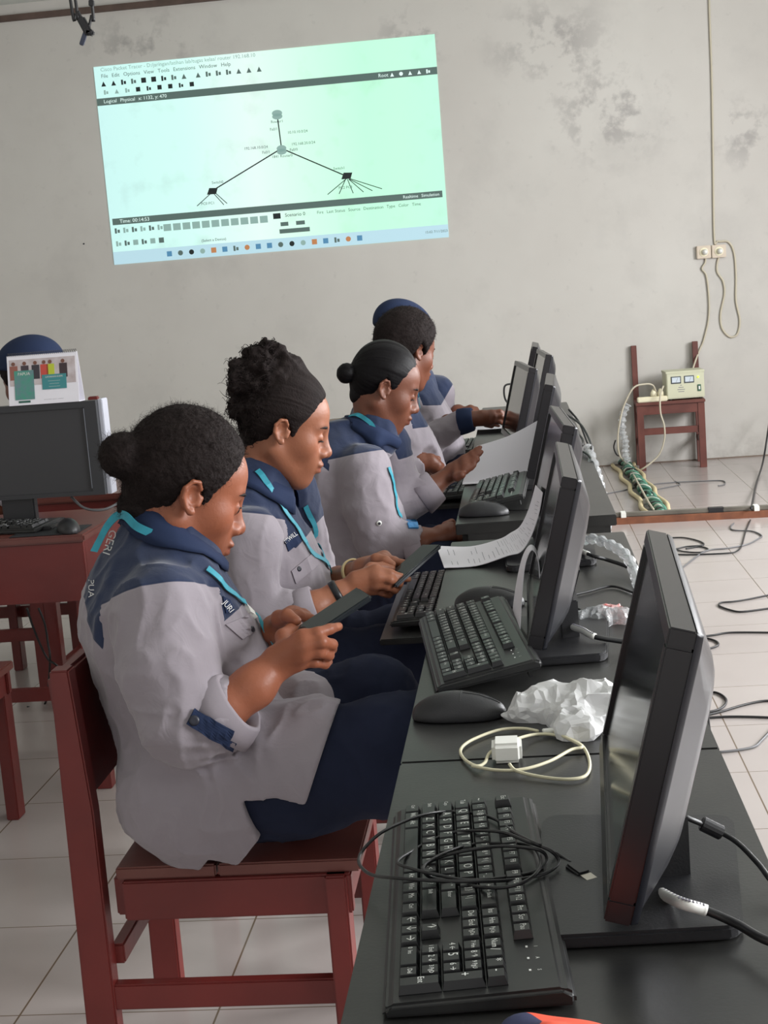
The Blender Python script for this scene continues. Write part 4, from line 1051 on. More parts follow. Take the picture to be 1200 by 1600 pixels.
P1, R1, T1, S1, H1, N1 = person('woman with a low fuzzy bun in a grey and navy shirt, nearest the camera', (-.6, 2.34),
    head=dict(yaw=.47, pitch=.44, roll=0, sc=1.05, ear=pt(300, 774, 2.265), open=True, hres=.0026),
    torso=dict(c=(-.60, 2.34), yaw=.45, neck=pt(272, 822, 2.34), sw=.93),
    arms=[dict(skin=[pt(300, 1135, 2.13), pt(345, 1110, 2.13), pt(397, 1072, 2.15), pt(432, 1036, 2.17)], skin_r=[.034, .036, .032, .0245], res=.0022, hand=ph1, nails=[pt(531, 977, 2.178)],
               sleeve=[pt(252, 955, 2.19), pt(262, 1040, 2.155), pt(286, 1128, 2.13), pt(350, 1116, 2.13)], sleeve_r=[.078, .080, .068, .056], seam=-.028),
          dict(skin=[pt(372, 1060, 2.53), pt(395, 1015, 2.45), pt(430, 983, 2.33)], skin_r=[.038, .031, .024], res=.003, hand=lh1, nails=[pt(462, 969, 2.222)],
               sleeve=[(-.665, 2.50, .90), (-.63, 2.55, .78), (-.58, 2.56, .70), pt(385, 1035, 2.49)], sleeve_r=[.075, .07, .06, .048])],
    legs=[dict(p=[pt(300, 1235, 2.24), pt(470, 1205, 2.22), pt(610, 1180, 2.22), pt(690, 1160, 2.24), (-.06, 2.26, .28), (-.10, 2.27, .09)], r=[.105, .096, .086, .078, .06, .05], flat=-.30),
          dict(p=[pt(310, 1190, 2.46), pt(460, 1135, 2.48), pt(585, 1098, 2.50), (-.20, 2.52, .30), (-.22, 2.52, .09)], r=[.10, .088, .075, .06, .05])],
    hair='bun_fuzzy', amp=1.25, shirt_res=.0045, body_res=.0023, yoke=yk, hem=hm, skin=(148, 88, 63), seed=3,
    lap=[(pt(300, 1235, 2.24), pt(500, 1195, 2.22), .124, .114, .04), (pt(330, 1260, 2.23), pt(372, 1275, 2.22), .10, .085, .03), (pt(330, 1180, 2.44), pt(470, 1130, 2.46), .105, .095, .04)])

# ---- woman with the messy bun
yk2 = [(q[0], q[2]) for q in [pt(u, v, 2.98) for u, v in [(300, 800), (345, 812), (372, 806), (398, 812), (422, 830), (440, 858), (455, 866), (470, 850), (492, 828), (560, 780), (520, 660), (330, 660)]]]
rh2 = dict(kn=[pt(588, 890, 2.99), pt(592, 902, 2.98), pt(590, 912, 2.985), pt(584, 921, 3.0)],
           fingers=[[pt(610, 896, 2.99), pt(626, 902, 3.0), pt(638, 905, 3.01)], [pt(610, 906, 2.98), pt(624, 912, 2.995), pt(622, 919, 3.01)],
                    [pt(606, 917, 2.985), pt(617, 922, 3.0), pt(610, 926, 3.02)], [pt(598, 926, 3.0), pt(608, 929, 3.01), pt(602, 930, 3.03)]],
           thumb=[pt(580, 888, 3.02), pt(597, 886, 3.035), pt(612, 888, 3.04)])
lh2 = dict(kn=[pt(594, 878, 3.09), pt(597, 873, 3.11), pt(600, 870, 3.13), pt(602, 868, 3.145)],
           fingers=[[pt(614, 876, 3.09), pt(628, 880, 3.09), pt(640, 880, 3.085)], [pt(616, 876, 3.11), pt(632, 884, 3.11), pt(640, 888, 3.10)],
                    [pt(616, 876, 3.13), pt(630, 888, 3.13), pt(638, 894, 3.12)], [pt(614, 876, 3.15), pt(626, 888, 3.15), pt(634, 896, 3.14)]],
           thumb=[pt(588, 874, 3.06), pt(602, 876, 3.05), pt(613, 882, 3.045)])
P2, R2, T2, S2, H2, N2 = person('woman with a messy curly bun and teal lanyard, looking down at a phone', (-.58, 3.15),
    head=dict(yaw=.20, pitch=.35, roll=0, sc=1.02, ear=pt(440, 672, 3.07), hres=.003),
    torso=dict(c=(-.605, 3.15), yaw=.06, neck=pt(408, 742, 3.15), s=.95, sw=.84),
    arms=[dict(skin=[pt(455, 962, 2.96), pt(490, 950, 2.96), pt(526, 929, 2.98), pt(556, 912, 2.99)], skin_r=[.038, .033, .024, .021], res=.0028, hand=rh2,
               sleeve=[pt(388, 845, 2.985), pt(382, 915, 2.96), pt(400, 968, 2.95), pt(478, 952, 2.96)], sleeve_r=[.076, .074, .066, .044], seam=-.056),
          dict(skin=[pt(490, 925, 3.28), pt(528, 905, 3.22), pt(566, 888, 3.13)], skin_r=[.034, .026, .022], res=.003, hand=lh2,
               sleeve=[(-.56, 3.32, .90), (-.55, 3.36, .78), (-.53, 3.36, .70), pt(500, 920, 3.28)], sleeve_r=[.07, .066, .056, .044])],
    legs=[dict(p=[pt(360, 1060, 3.05), pt(500, 1050, 3.04), pt(640, 1035, 3.04), (-.10, 3.06, .30), (-.12, 3.06, .09)], r=[.10, .092, .082, .06, .05], flat=-.30),
          dict(p=[pt(400, 1035, 3.25), pt(520, 1020, 3.26), pt(640, 1000, 3.28), (-.10, 3.30, .30), (-.12, 3.30, .09)], r=[.10, .09, .078, .06, .05])],
    hair='messy', shirt_res=.0055, body_res=.0028, yoke=yk2, skin=(152, 97, 72), seed=11,
    lap=[(pt(380, 1040, 3.06), pt(470, 1030, 3.05), .11, .10, .04)])

# ---- woman with the sleek bun, touching the sheet
yk3 = [(q[0], q[2]) for q in [pt(u, v, 3.86) for u, v in [(470, 725), (502, 724), (532, 747), (536, 732), (555, 714), (590, 707), (605, 716), (612, 735), (640, 730), (650, 640), (560, 620), (470, 650)]]]
P3, R3, T3, S3, H3, N3 = person('woman with a sleek round bun, one hand on the large white sheet', (-.47, 4.0),
    head=dict(yaw=.22, pitch=.42, roll=0, sc=1.0, ear=pt(601, 607, 3.925), hres=.0035),
    torso=dict(c=(-.505, 4.0), yaw=.28, neck=pt(585, 668, 4.0), s=1.0, sw=.84),
    arms=[dict(skin=[pt(612, 852, 3.86), pt(655, 842, 3.87), pt(688, 836, 3.90)], skin_r=[.036, .030, .021], res=.004,
               hand=dict(kn=[pt(705, 822, 3.92), pt(709, 828, 3.91), pt(708, 835, 3.91), pt(704, 841, 3.92)], fingers=[[pt(718, 824, 3.93), pt(724, 832, 3.94)], [pt(720, 832, 3.92), pt(725, 840, 3.94)], [pt(718, 840, 3.92), pt(720, 846, 3.94)], [pt(713, 846, 3.93), pt(714, 851, 3.95)]], thumb=[pt(697, 822, 3.94), pt(706, 816, 3.95)]),
               sleeve=[pt(568, 735, 3.865), pt(578, 790, 3.85), pt(592, 840, 3.85), pt(648, 846, 3.86)], sleeve_r=[.074, .072, .066, .048], seam=-.045),
          dict(skin=[pt(640, 785, 4.16), pt(672, 764, 4.18), pt(706, 738, 4.19)], skin_r=[.036, .032, .023], res=.0035,
               hand=dict(kn=[pt(727, 716, 4.18), pt(729, 722, 4.17), pt(730, 728, 4.16), pt(727, 735, 4.155)], fingers=[[pt(738, 708, 4.18), pt(745, 703, 4.18), pt(750, 699, 4.18)], [pt(741, 713, 4.17), pt(748, 709, 4.17), pt(752, 706, 4.17)], [pt(740, 722, 4.16), pt(746, 718, 4.16)], [pt(736, 731, 4.155), pt(741, 727, 4.155)]], thumb=[pt(714, 745, 4.15), pt(722, 742, 4.14)]),
               sleeve=[(-.40, 4.15, .90), (-.385, 4.18, .80), pt(622, 792, 4.16), pt(672, 766, 4.18)], sleeve_r=[.072, .066, .058, .050])],
    legs=[dict(p=[(-.45, 3.92, .55), (-.28, 3.90, .56), (-.12, 3.90, .55), (-.08, 3.92, .28), (-.1, 3.92, .09)], r=[.10, .09, .08, .06, .05], flat=-.30),
          dict(p=[(-.45, 4.10, .55), (-.28, 4.12, .56), (-.12, 4.14, .55), (-.08, 4.14, .28), (-.1, 4.14, .09)], r=[.10, .09, .08, .06, .05])],
    hair='bun_sleek', shirt_res=.0065, body_res=.0035, yoke=yk3, skin=(114, 70, 53), seed=21)

# ---- curly-haired man behind her
P4, R4, T4, S4, H4, N4 = person('curly-haired man bent over just behind the woman with the sleek bun', (-.42, 4.9),
    head=dict(yaw=.72, pitch=.28, roll=0, sc=1.03, ear=pt(655, 549, 4.83), hres=.004),
    torso=dict(c=(-.435, 4.9), yaw=.15, neck=pt(620, 605, 4.9), s=1.02, dz=.04),
    arms=[dict(skin=[pt(632, 735, 4.8), pt(655, 722, 4.76), pt(672, 722, 4.76)], skin_r=[.036, .030, .024], res=.0045,
               hand=dict(kn=[pt(683, 722, 4.77), pt(685, 727, 4.76), pt(683, 732, 4.76), pt(679, 736, 4.77)], fingers=[[pt(690, 727, 4.78), pt(692, 733, 4.79)], [pt(691, 733, 4.77), pt(692, 738, 4.79)], [pt(688, 738, 4.77), pt(689, 742, 4.79)], [pt(683, 741, 4.78), pt(684, 745, 4.8)]], thumb=[pt(676, 717, 4.79), pt(684, 717, 4.8)]),
               sleeve=[pt(595, 650, 4.76), pt(605, 700, 4.75), pt(620, 738, 4.75), pt(655, 730, 4.76)], sleeve_r=[.078, .074, .064, .05], seam=-.03)],
    legs=[dict(p=[(-.42, 4.82, .56), (-.26, 4.80, .58), (-.12, 4.80, .56), (-.08, 4.8, .28)], r=[.105, .095, .085, .06], flat=-.30),
          dict(p=[(-.42, 5.0, .56), (-.26, 5.0, .60), (-.12, 5.02, .58), (-.08, 5.02, .28)], r=[.105, .095, .085, .06])],
    hair='afro', shirt_res=.008, body_res=.0045, skin=(116, 70, 52), seed=31,
    yoke=[(-.75, .95), (-.50, .90), (-.3, .88), (-.2, 1.2), (-.8, 1.2)])

# ---- person in the navy cap, reaching to a keyboard
P5, R5, T5, S5, H5, N5 = person('person in a navy cap at the far desk, reaching forward with a navy-cuffed sleeve', (-.34, 5.55),
    head=dict(yaw=.85, pitch=.55, roll=0, sc=1.02, ear=pt(650, 534, 5.48), hres=.004),
    torso=dict(c=(-.385, 5.55), yaw=.12, neck=pt(640, 590, 5.55), s=1.0, dz=.03),
    arms=[dict(skin=[pt(700, 660, 5.36), pt(735, 655, 5.34), pt(752, 653, 5.34)], skin_r=[.032, .028, .026], res=.004,
               hand=dict(kn=[pt(768, 645, 5.35), pt(772, 651, 5.34), pt(770, 657, 5.34), pt(765, 661, 5.35)], fingers=[[pt(781, 643, 5.36), pt(789, 647, 5.37), pt(793, 653, 5.38)], [pt(783, 650, 5.35), pt(790, 655, 5.36), pt(792, 661, 5.37)], [pt(780, 658, 5.35), pt(786, 662, 5.36)], [pt(774, 663, 5.36), pt(779, 665, 5.37)]], thumb=[pt(760, 662, 5.36), pt(768, 665, 5.37)]),
               sleeve=[pt(628, 655, 5.40), pt(640, 690, 5.38), pt(668, 690, 5.37), pt(722, 656, 5.34)], sleeve_r=[.082, .078, .062, .044], seam=-.05),
          dict(skin=[(-.30, 5.76, .80), (-.25, 5.72, .84), pt(722, 648, 5.7)], skin_r=[.034, .03, .024], res=.005,
               hand=dict(kn=[pt(735, 637, 5.7), pt(738, 640, 5.69), pt(738, 644, 5.68), pt(735, 648, 5.68)], fingers=[[pt(744, 639, 5.7), pt(748, 645, 5.7)], [pt(746, 643, 5.69), pt(748, 649, 5.69)], [pt(744, 648, 5.68), pt(746, 652, 5.68)], [pt(740, 651, 5.68), pt(741, 654, 5.68)]], thumb=[pt(728, 652, 5.67), pt(735, 655, 5.66)]),
               sleeve=[(-.33, 5.72, .93), (-.33, 5.76, .84), (-.30, 5.74, .79)], sleeve_r=[.07, .06, .05])],
    legs=[dict(p=[(-.38, 5.46, .56), (-.24, 5.44, .60), (-.12, 5.44, .60), (-.1, 5.44, .28)], r=[.105, .095, .085, .06]),
          dict(p=[(-.38, 5.64, .56), (-.24, 5.64, .60), (-.12, 5.64, .60), (-.1, 5.64, .28)], r=[.105, .095, .085, .06])],
    hair='afro', shirt_res=.008, body_res=.0045, skin=(112, 66, 48), seed=41,
    yoke=[(-.75, .95), (-.5, .93), (-.3, .90), (-.1, 1.2), (-.8, 1.2)])

# ---- seated person in a navy cap far left, behind the grey monitor
P6, R6, T6, S6, H6, N6 = person('person in a navy cap at the far left, behind the grey monitor and calendar', (-1.80, 5.1),
    head=dict(yaw=2.6, pitch=.2, roll=0, sc=1.04, ear=(-1.70, 5.1, 1.12), hres=.005),
    torso=dict(c=(-1.98, 5.1), yaw=3.3, neck=(-1.80, 5.12, .99), s=1.0, dz=.03),
    arms=[dict(skin=[(-1.86, 4.86, .70), (-2.0, 4.86, .76)], skin_r=[.034, .03], res=.006, sleeve=[(-1.80, 4.92, .93), (-1.80, 4.88, .80), (-1.84, 4.86, .72)], sleeve_r=[.078, .07, .06])],
    legs=None, hair='afro', shirt_res=.010, body_res=.005, skin=(112, 66, 48), seed=51, yoke=[(-2.3, .86), (-1.5, .86), (-1.5, 1.2), (-2.3, 1.2)])
def cap_hat(root, R, T, sc, label=None, brim=True):
    f = Field(np.array(T)-.2, np.array(T)+.22, .004).loc(R, T)
    f.ell((-.016*sc, 0, .060*sc), (.128*sc, .106*sc, .096*sc), 0); f.D = np.maximum(f.D, (.050*sc-((f.ax[0][:, None, None]-T[0])*R[0, 2]+(f.ax[1][None, :, None]-T[1])*R[1, 2]+(f.ax[2][None, None, :]-T[2])*R[2, 2])+.25*((f.ax[0][:, None, None]-T[0])*R[0, 0]+(f.ax[1][None, :, None]-T[1])*R[1, 0]+(f.ax[2][None, None, :]-T[2])*R[2, 0])).astype(np.float32)*.9)
    if brim: f.ell((.115*sc, 0, .082*sc), (.080*sc, .075*sc, .007*sc), .006)
    V, F = f.nets(); V = relax(V, F, 1); o = meshobj('cap', V, F, NAVY, None); adopt(o, root)
cap_hat(P6, R6, T6, 1.08)
cap_hat(P5, R5, T5, 1.03, brim=False)

# ------------------------------------------------------------------ what the near women wear
WTX = mat('white_print', (215, 215, 215), .7)
# collars: rings around the neck, snapped to the cloth at the lower edge
collar(P1, S1, pt(284, 826, 2.34), np.array([.060, .028, -.060]), np.array([-.030, .062, 0]), pt(262, 854, 2.34), np.array([.078, .036, -.052]), np.array([-.045, .098, 0]))
collar(P2, S2, pt(418, 738, 3.15), np.array([.060, .004, -.044]), np.array([-.004, .066, 0]), pt(415, 762, 3.15), np.array([.088, .006, -.050]), np.array([-.006, .104, 0]))
collar(P3, S3, pt(592, 668, 4.0), np.array([.058, .016, -.040]), np.array([-.018, .064, 0]), pt(586, 684, 4.0), np.array([.076, .02, -.038]), np.array([-.027, .096, 0]))
collar(P4, S4, pt(622, 600, 4.9), np.array([.058, .01, -.03]), np.array([-.01, .064, 0]), pt(620, 614, 4.9), np.array([.08, .012, -.035]), np.array([-.012, .098, 0]))
# lanyards
def cst(S, *uv): return [S.cast(u, v) for u, v in uv]
ribbon('lanyard', P1, S1, cst(S1, (322, 890), (345, 912), (370, 935), (392, 958)), .013, .004)
ribbon('lanyard', P1, S1, cst(S1, (396, 962), (410, 990), (423, 1020)), .013, .006)
ribbon('lanyard', P1, S1, [S1.cast(238, 838)+np.array([0, -.004, .006]), pt(213, 822, 2.25), pt(196, 806, 2.27), pt(183, 806, 2.30), pt(168, 822, 2.30), pt(154, 848, 2.28), pt(147, 862, 2.27)], .014, .004, free=(-.35, -.9, .2))
patch('lanyard_clip', P1, S1, [(382, 946), (393, 957), (398, 967), (388, 958)], WHT, .006, 2)
patch('name_tag', P1, S1, [(347, 932), (358, 938), (366, 955), (352, 958)], NAVY, .0025, 4)
clothtext('name_text', P1, S1, 'JURI', (348, 940), (360, 955), 12, WTX, .0032)
patch('pocket_flap', P1, S1, [(351, 976), (386, 962), (399, 985), (378, 1000)], GREYC, .003, 6)
disc('button', P1, S1.cast(392, 984)+S1.grad(S1.cast(392, 984))*.003, S1.grad(S1.cast(392, 984)), .0055, DARK)
patch('sleeve_tab', P1, S1, [(303, 1108), (373, 1146), (361, 1171), (291, 1131)], NAVY, .0055, 8)
q = S1.cast(303, 1126); disc('button', P1, q+S1.grad(q)*.005, S1.grad(q), .0085, DARK, .003)
clothtext('back_text', P1, S1, 'GERI', (178, 828), (166, 866), 17, WTX)
clothtext('back_text', P1, S1, 'PUA', (143, 905), (143, 934), 13, WTX)
ribbon('lanyard', P2, S2, cst(S2, (402, 736), (425, 768), (455, 815), (490, 868), (522, 915)), .013, .004)
ribbon('lanyard', P2, S2, cst(S2, (476, 790), (492, 835), (504, 872), (522, 915)), .013, .004)
patch('lanyard_clip', P2, S2, [(512, 910), (523, 906), (528, 918), (518, 922)], WHT, .007, 2)
patch('name_tag', P2, S2, [(444, 846), (462, 832), (470, 846), (450, 862)], NAVY, .003, 4)
clothtext('name_text', P2, S2, 'ERWILL', (443, 848), (462, 834), 10, WTX, .0036)
patch('pocket_flap', P2, S2, [(455, 892), (490, 862), (498, 882), (462, 912)], GREYC, .003, 6)
q = S2.cast(466, 889); disc('button', P2, q+S2.grad(q)*.003, S2.grad(q), .006, DARK)
ribbon('lanyard', P3, S3, cst(S3, (547, 652), (562, 650), (580, 662), (588, 678)), .012, .004)
ribbon('lanyard', P3, S3, cst(S3, (606, 730), (614, 760), (618, 790), (626, 808)), .012, .004)
patch('badge', P3, S3, [(634, 812), (650, 812), (654, 826), (638, 826)], mat('blue_badge', (40, 120, 176), .4), .006, 2)
q = S3.cast(592, 817); disc('button', P3, q+S3.grad(q)*.003, S3.grad(q), .0075, WHT); disc('button', P3, q+S3.grad(q)*.006, S3.grad(q), .004, DARK)
ribbon('lanyard', P4, S4, cst(S4, (655, 570), (664, 590), (672, 610), (678, 632)), .012, .004)
# turned-up cuffs
def cuff(root, a, b, r0, r1, m=GREYC, name='cuff', n=26):
    a = Vector(a); b = Vector(b); d = (b-a); L_ = d.length; q = d.to_track_quat('Z', 'Y').to_matrix().to_4x4(); q.translation = a; mb = MB(); vs = []; prof = [(r0*.99, 0), (r0+.004, .003), (r0*.5+r1*.5+.005, L_*.5), (r1+.004, L_-.003), (r1, L_), (r1-.004, L_-.001), (r1-.006, L_*.4)]
    for r, z in prof:
        for k in range(n):
            t = 2*math.pi*k/n; w = 1+.035*math.sin(3*t+z*60)+.02*math.sin(7*t+1); vs.append(q @ Vector((r*w*math.cos(t), r*w*math.sin(t), z)))
    fs = [(i*n+k, i*n+(k+1) % n, (i+1)*n+(k+1) % n, (i+1)*n+k) for i in range(len(prof)-1) for k in range(n)]
    o = mb.add(vs, fs).build(name, m, None, smooth=True); adopt(o, root); return o
cuff(P1, pt(342, 1121, 2.13), pt(376, 1096, 2.13), .061, .051)
cuff(P2, pt(462, 957, 2.955), pt(494, 946, 2.96), .045, .041)
cuff(P3, pt(628, 850, 3.86), pt(656, 844, 3.865), .052, .046)
cuff(P3, pt(655, 778, 4.175), pt(682, 758, 4.185), .053, .047)
cuff(P5, pt(716, 659, 5.345), pt(740, 655, 5.34), .046, .040, NAVY)
# bracelet, watch
def ring(name, c, ax, r, tube, m, root, sq=1.0, wide=None):
    q = Vector(ax).to_track_quat('Z', 'Y').to_matrix().to_4x4(); q.translation = Vector(c)
    w = wide or tube; mb = MB(); n = 28; vs = [q @ Vector(((r+dr)*math.cos(t), (r+dr)*math.sin(t)*sq, z)) for t in [2*math.pi*k/n for k in range(n)] for dr, z in ((0, -w), (tube, -w*.7), (tube, w*.7), (0, w))]
    fs = [(i*4+k, i*4+(k+1) % 4, ((i+1) % n)*4+(k+1) % 4, ((i+1) % n)*4+k) for i in range(n) for k in range(4)]
    o = mb.add(vs, fs).build(name, m, None, smooth=True); return o
o = ring('wristwatch', pt(527, 929, 2.98), pt(556, 912, 2.99)-pt(526, 929, 2.98), .0275, .0045, mat('watch_black', (24, 26, 30), .35), None, 1, .009); tag(o, 'black wristwatch band on the wrist of the woman with the messy bun', 'watch')
o = ring('bracelet', pt(553, 894, 3.165), pt(566, 888, 3.13)-pt(528, 905, 3.22), .0275, .004, mat('bracelet_cream', (222, 200, 150), .4), None, 1, .005); tag(o, 'cream plastic bracelet on the wrist of the woman with the messy bun', 'bracelet')
# phones in the hands
phone(pt(512, 966, 2.225), (.107, .045, .056), (0, 1, .20), 'dark phone in the hands of the woman with the low fuzzy bun', ln=.148)
phone(pt(641, 884, 3.04), (.085, .07, .058), (0, 1, .22), 'dark phone in the hands of the woman with the messy bun', ln=.145)
# hair fuzz
f_, V_, G_, ho = H1; L_ = (V_-T1) @ R1; rs = np.random.RandomState(5); idx = rs.choice(len(V_), 9000); strands('hair_fuzz', ho, V_[idx], G_[idx]*.5+np.array([-.4, -.1, .1]), HAIRM, .014, 4, .00024, .8)
f_, V_, G_, ho = H2; L_ = (V_-T2) @ R2; back = np.where(L_[:, 0] < -.05)[0]; idx = rs.choice(back, 1100); strands('hair_curl', ho, V_[idx], G_[idx]+np.array([0, 0, .15]), HAIRM, .034, 10, .0011, .95, .12)
f_, V_, G_, ho = H4; idx = rs.choice(len(V_), 2500); strands('hair_fuzz', ho, V_[idx], G_[idx], HAIRM, .010, 3, .0005, .6)

# ================================================================== THINGS ON AND AROUND THE DESKS
def zpts(S, z): return [tuple(aZ(u, v, z if np.isscalar(z) else z[i])) for i, (u, v) in enumerate(S)]
def C1(*a): return [(560+x*.28333, 1230+y*.28333) for x, y in a]
# ---- coiled cord on the near keyboard
loops = C1((1170, 415), (1090, 365), (980, 312), (860, 250), (760, 180), (640, 145), (500, 135), (380, 148), (250, 190), (120, 255), (30, 340), (2, 400), (20, 445), (80, 485), (200, 500), (420, 515), (600, 520), (800, 515), (960, 495), (1060, 460), (1105, 405), (1050, 345), (930, 300), (800, 250), (650, 240), (520, 250), (400, 295), (300, 350), (215, 412), (300, 450), (420, 480), (600, 512), (820, 495), (980, 462), (1040, 400), (990, 345), (800, 325), (620, 345), (440, 390), (362, 445), (420, 500), (560, 535), (750, 555), (880, 535), (975, 480), (1005, 400), (950, 325), (800, 308), (620, 318), (480, 362), (370, 425), (365, 470), (420, 505), (560, 512))
zz = [.776+.006*math.sin(i*.9)+(.006 if i % 7 < 3 else 0) for i in range(len(loops))]
zz[0] = .764; zz[1] = .768; zz[10] = .772; zz[11] = .768; zz[12] = .770
uc = cable('usb_cable', zpts(loops, zz), .0018, CBL, 'thin black cable coiled loosely on the keyboard nearest the camera', 'cable')
a = aZ(892, 1352, .766); b = aZ(914, 1368, .764); d = Vector(b-a).normalized()
MB().beam(a, a+np.array(d)*.026, .015, .008).build('plug_grip', CBL, uc, .002); MB().beam(a+np.array(d)*.026, a+np.array(d)*.038, .012, .0045).build('plug_metal', MET, uc)
# ---- white phone charger with its cable
A6 = lambda *a: [(600+x*.41667, 800+y*.41667) for x, y in a]
ad = empty('phone_charger', tuple(aZ(793, 1186, .751)), 0, 'white phone charger block ringed by its cream cable, near the seam of two desks', 'charger')
o = MB().box((-.019, -.020, 0), (.019, .020, .026)).build('adapter_block', WHT, ad, .005, 3)
for s in (-1, 1): MB().lathe([(.0024, 0), (.0024, .016), (.001, .018)], T=Matrix.Translation((s*.0095, .020, .013)) @ Matrix.Rotation(-math.pi/2, 4, 'X'), n=10).build('pin', MET, ad)
p = zpts(A6((470, 945), (500, 972), (600, 995), (700, 1002), (760, 985), (770, 930), (735, 870), (650, 838), (560, 835), (470, 862), (400, 900), (378, 940), (345, 952), (300, 925), (288, 890), (330, 855), (430, 818), (520, 812), (578, 822)), [.762, .757]+[.7545]*6+[.757, .765, .762, .756, .756]+[.7545]*6)
c = cable('cord', p, .0021, CBW, parent=None); c.parent = ad; c.location = -ad.location
p = zpts(A6((330, 952), (420, 968), (520, 965), (620, 935), (700, 892), (742, 882), (715, 862), (640, 825)), .757)
c = cable('cord', p, .0021, CBW, parent=None); c.parent = ad; c.location = -ad.location
c = MB().beam(aZ(848, 1143, .757), aZ(866, 1141, .757), .011, .005).build('plug', WHT, None, .001); c.parent = ad; c.location = -ad.location

# ---- crumpled plastic bags
def crumple(name, lo, hi, blobs, amp, scale, m, seed, label, cat, res=.0028, zf=.7505):
    f = Field(lo, hi, res)
    for c, r in blobs: f.ell(c, r, .02, world=True)
    V, F = f.nets(); G = f.grad(V)
    n = np.abs(noise3(V, scale, seed)-.5)*2; n2 = np.abs(noise3(V, scale*2.3, seed+4)-.5)*2
    V = V+G*((.45-n)*amp+(.4-n2)*amp*.45)[:, None]; V[:, 2] = np.maximum(V[:, 2], zf)
    V[:, 2] = np.maximum(V[:, 2], zf); o = meshobj(name, V, F, m, smooth=False); md = o.modifiers.new('facets', 'DECIMATE'); md.ratio = .10; return tag(o, label, cat)
BAG = mat('white_thin_plastic', (228, 228, 228), .35, trans=.25, spec=.6)
c = aZ(890, 1112, .76)
crumple('plastic_bag', (c[0]-.13, c[1]-.12, .74), (c[0]+.14, c[1]+.10, .83), [((c[0]-.005, c[1]+.005, .765), (.050, .045, .028)), ((c[0]+.035, c[1]-.005, .765), (.045, .055, .030)), ((c[0]-.055, c[1]+.006, .762), (.034, .022, .016)), ((c[0]+.01, c[1]-.055, .758), (.030, .045, .015)), ((c[0]-.080, c[1]+.006, .758), (.020, .006, .005))], .020, 32, BAG, 2, 'crumpled white plastic bag on the second desk, left of the nearest monitor screen', 'bag')
c = aZ(925, 966, .76)
crumple('plastic_wrapper', (c[0]-.10, c[1]-.09, .74), (c[0]+.12, c[1]+.09, .82), [((c[0]+.02, c[1], .760), (.055, .026, .012)), ((c[0]-.045, c[1]+.01, .764), (.020, .030, .017))], .016, 45, FILM, 6, 'clear plastic wrapper tied in the middle, behind the monitor with the curled papers', 'wrapper', zf=.7505)
c = aZ(955, 955, .76)
crumple('candy_wrapper', (c[0]-.05, c[1]-.05, .74), (c[0]+.05, c[1]+.05, .80), [((c[0], c[1], .758), (.026, .018, .008))], .016, 60, mat('red_foil', (190, 84, 80), .35, noise=.9, nscale=90, rgb2=(232, 222, 218)), 8, 'small red and white wrapper beside the tied clear wrapper', 'wrapper', res=.0022)
fb = MB(); P = spline(zpts([(902, 848), (925, 842), (955, 852), (978, 868), (992, 895), (998, 915)], [.775, .785, .785, .78, .77, .76]), 8)
fb.tube(P, [.010+.003*math.sin(i*1.7) for i in range(len(P))], 9); tag(fb.build('plastic_sleeve', FILM), 'clear plastic sleeve wrapped round cables on the second desk, beyond the papers monitor', 'sleeve')
c = aZ(875, 1588, .775)
# ---- cloth bag at the bottom edge
f = Field((c[0]-.12, c[1]-.20, .74), (c[0]+.12, c[1]+.06, .84), .004)
c = aZ(876, 1602, .77)
f.ell((c[0]-.01, c[1]-.05, .76), (.055, .060, .030), .02, world=True); f.ell((c[0]-.03, c[1]-.012, .765), (.016, .018, .020), .02, world=True); f.ell((c[0]+.03, c[1]-.03, .755), (.045, .045, .022), .02, world=True)
V, F = f.nets(); V = V+f.grad(V)*((noise3(V, 40, 1)-.5)*.008)[:, None]; V[:, 2] = np.maximum(V[:, 2], .7505)
bm_ = mat('bag_cloth', (44, 50, 84), .8); nt, N, L = nodes(bm_); at = N.new('ShaderNodeAttribute'); at.attribute_name = 'band'; x = N.new('ShaderNodeMix'); x.data_type = 'RGBA'; s_ = N.new('ShaderNodeMath'); s_.operation = 'MULTIPLY_ADD'; s_.inputs[1].default_value = 900; s_.inputs[2].default_value = .5; s_.use_clamp = True
L.new(at.outputs['Fac'], s_.inputs[0]); L.new(s_.outputs[0], x.inputs[0]); x.inputs[6].default_value = (*lin((44, 50, 84)), 1); x.inputs[7].default_value = (*lin((226, 84, 56)), 1); L.new(x.outputs[2], N['Principled BSDF'].inputs['Base Color'])
tag(meshobj('cloth_bag', V, F, bm_, None, {'band': V[:, 0]-(c[0]-.022)+.008*np.sin(V[:, 1]*90)}), 'navy and orange cloth pouch at the bottom edge, on the nearest desk before the keyboard', 'pouch')

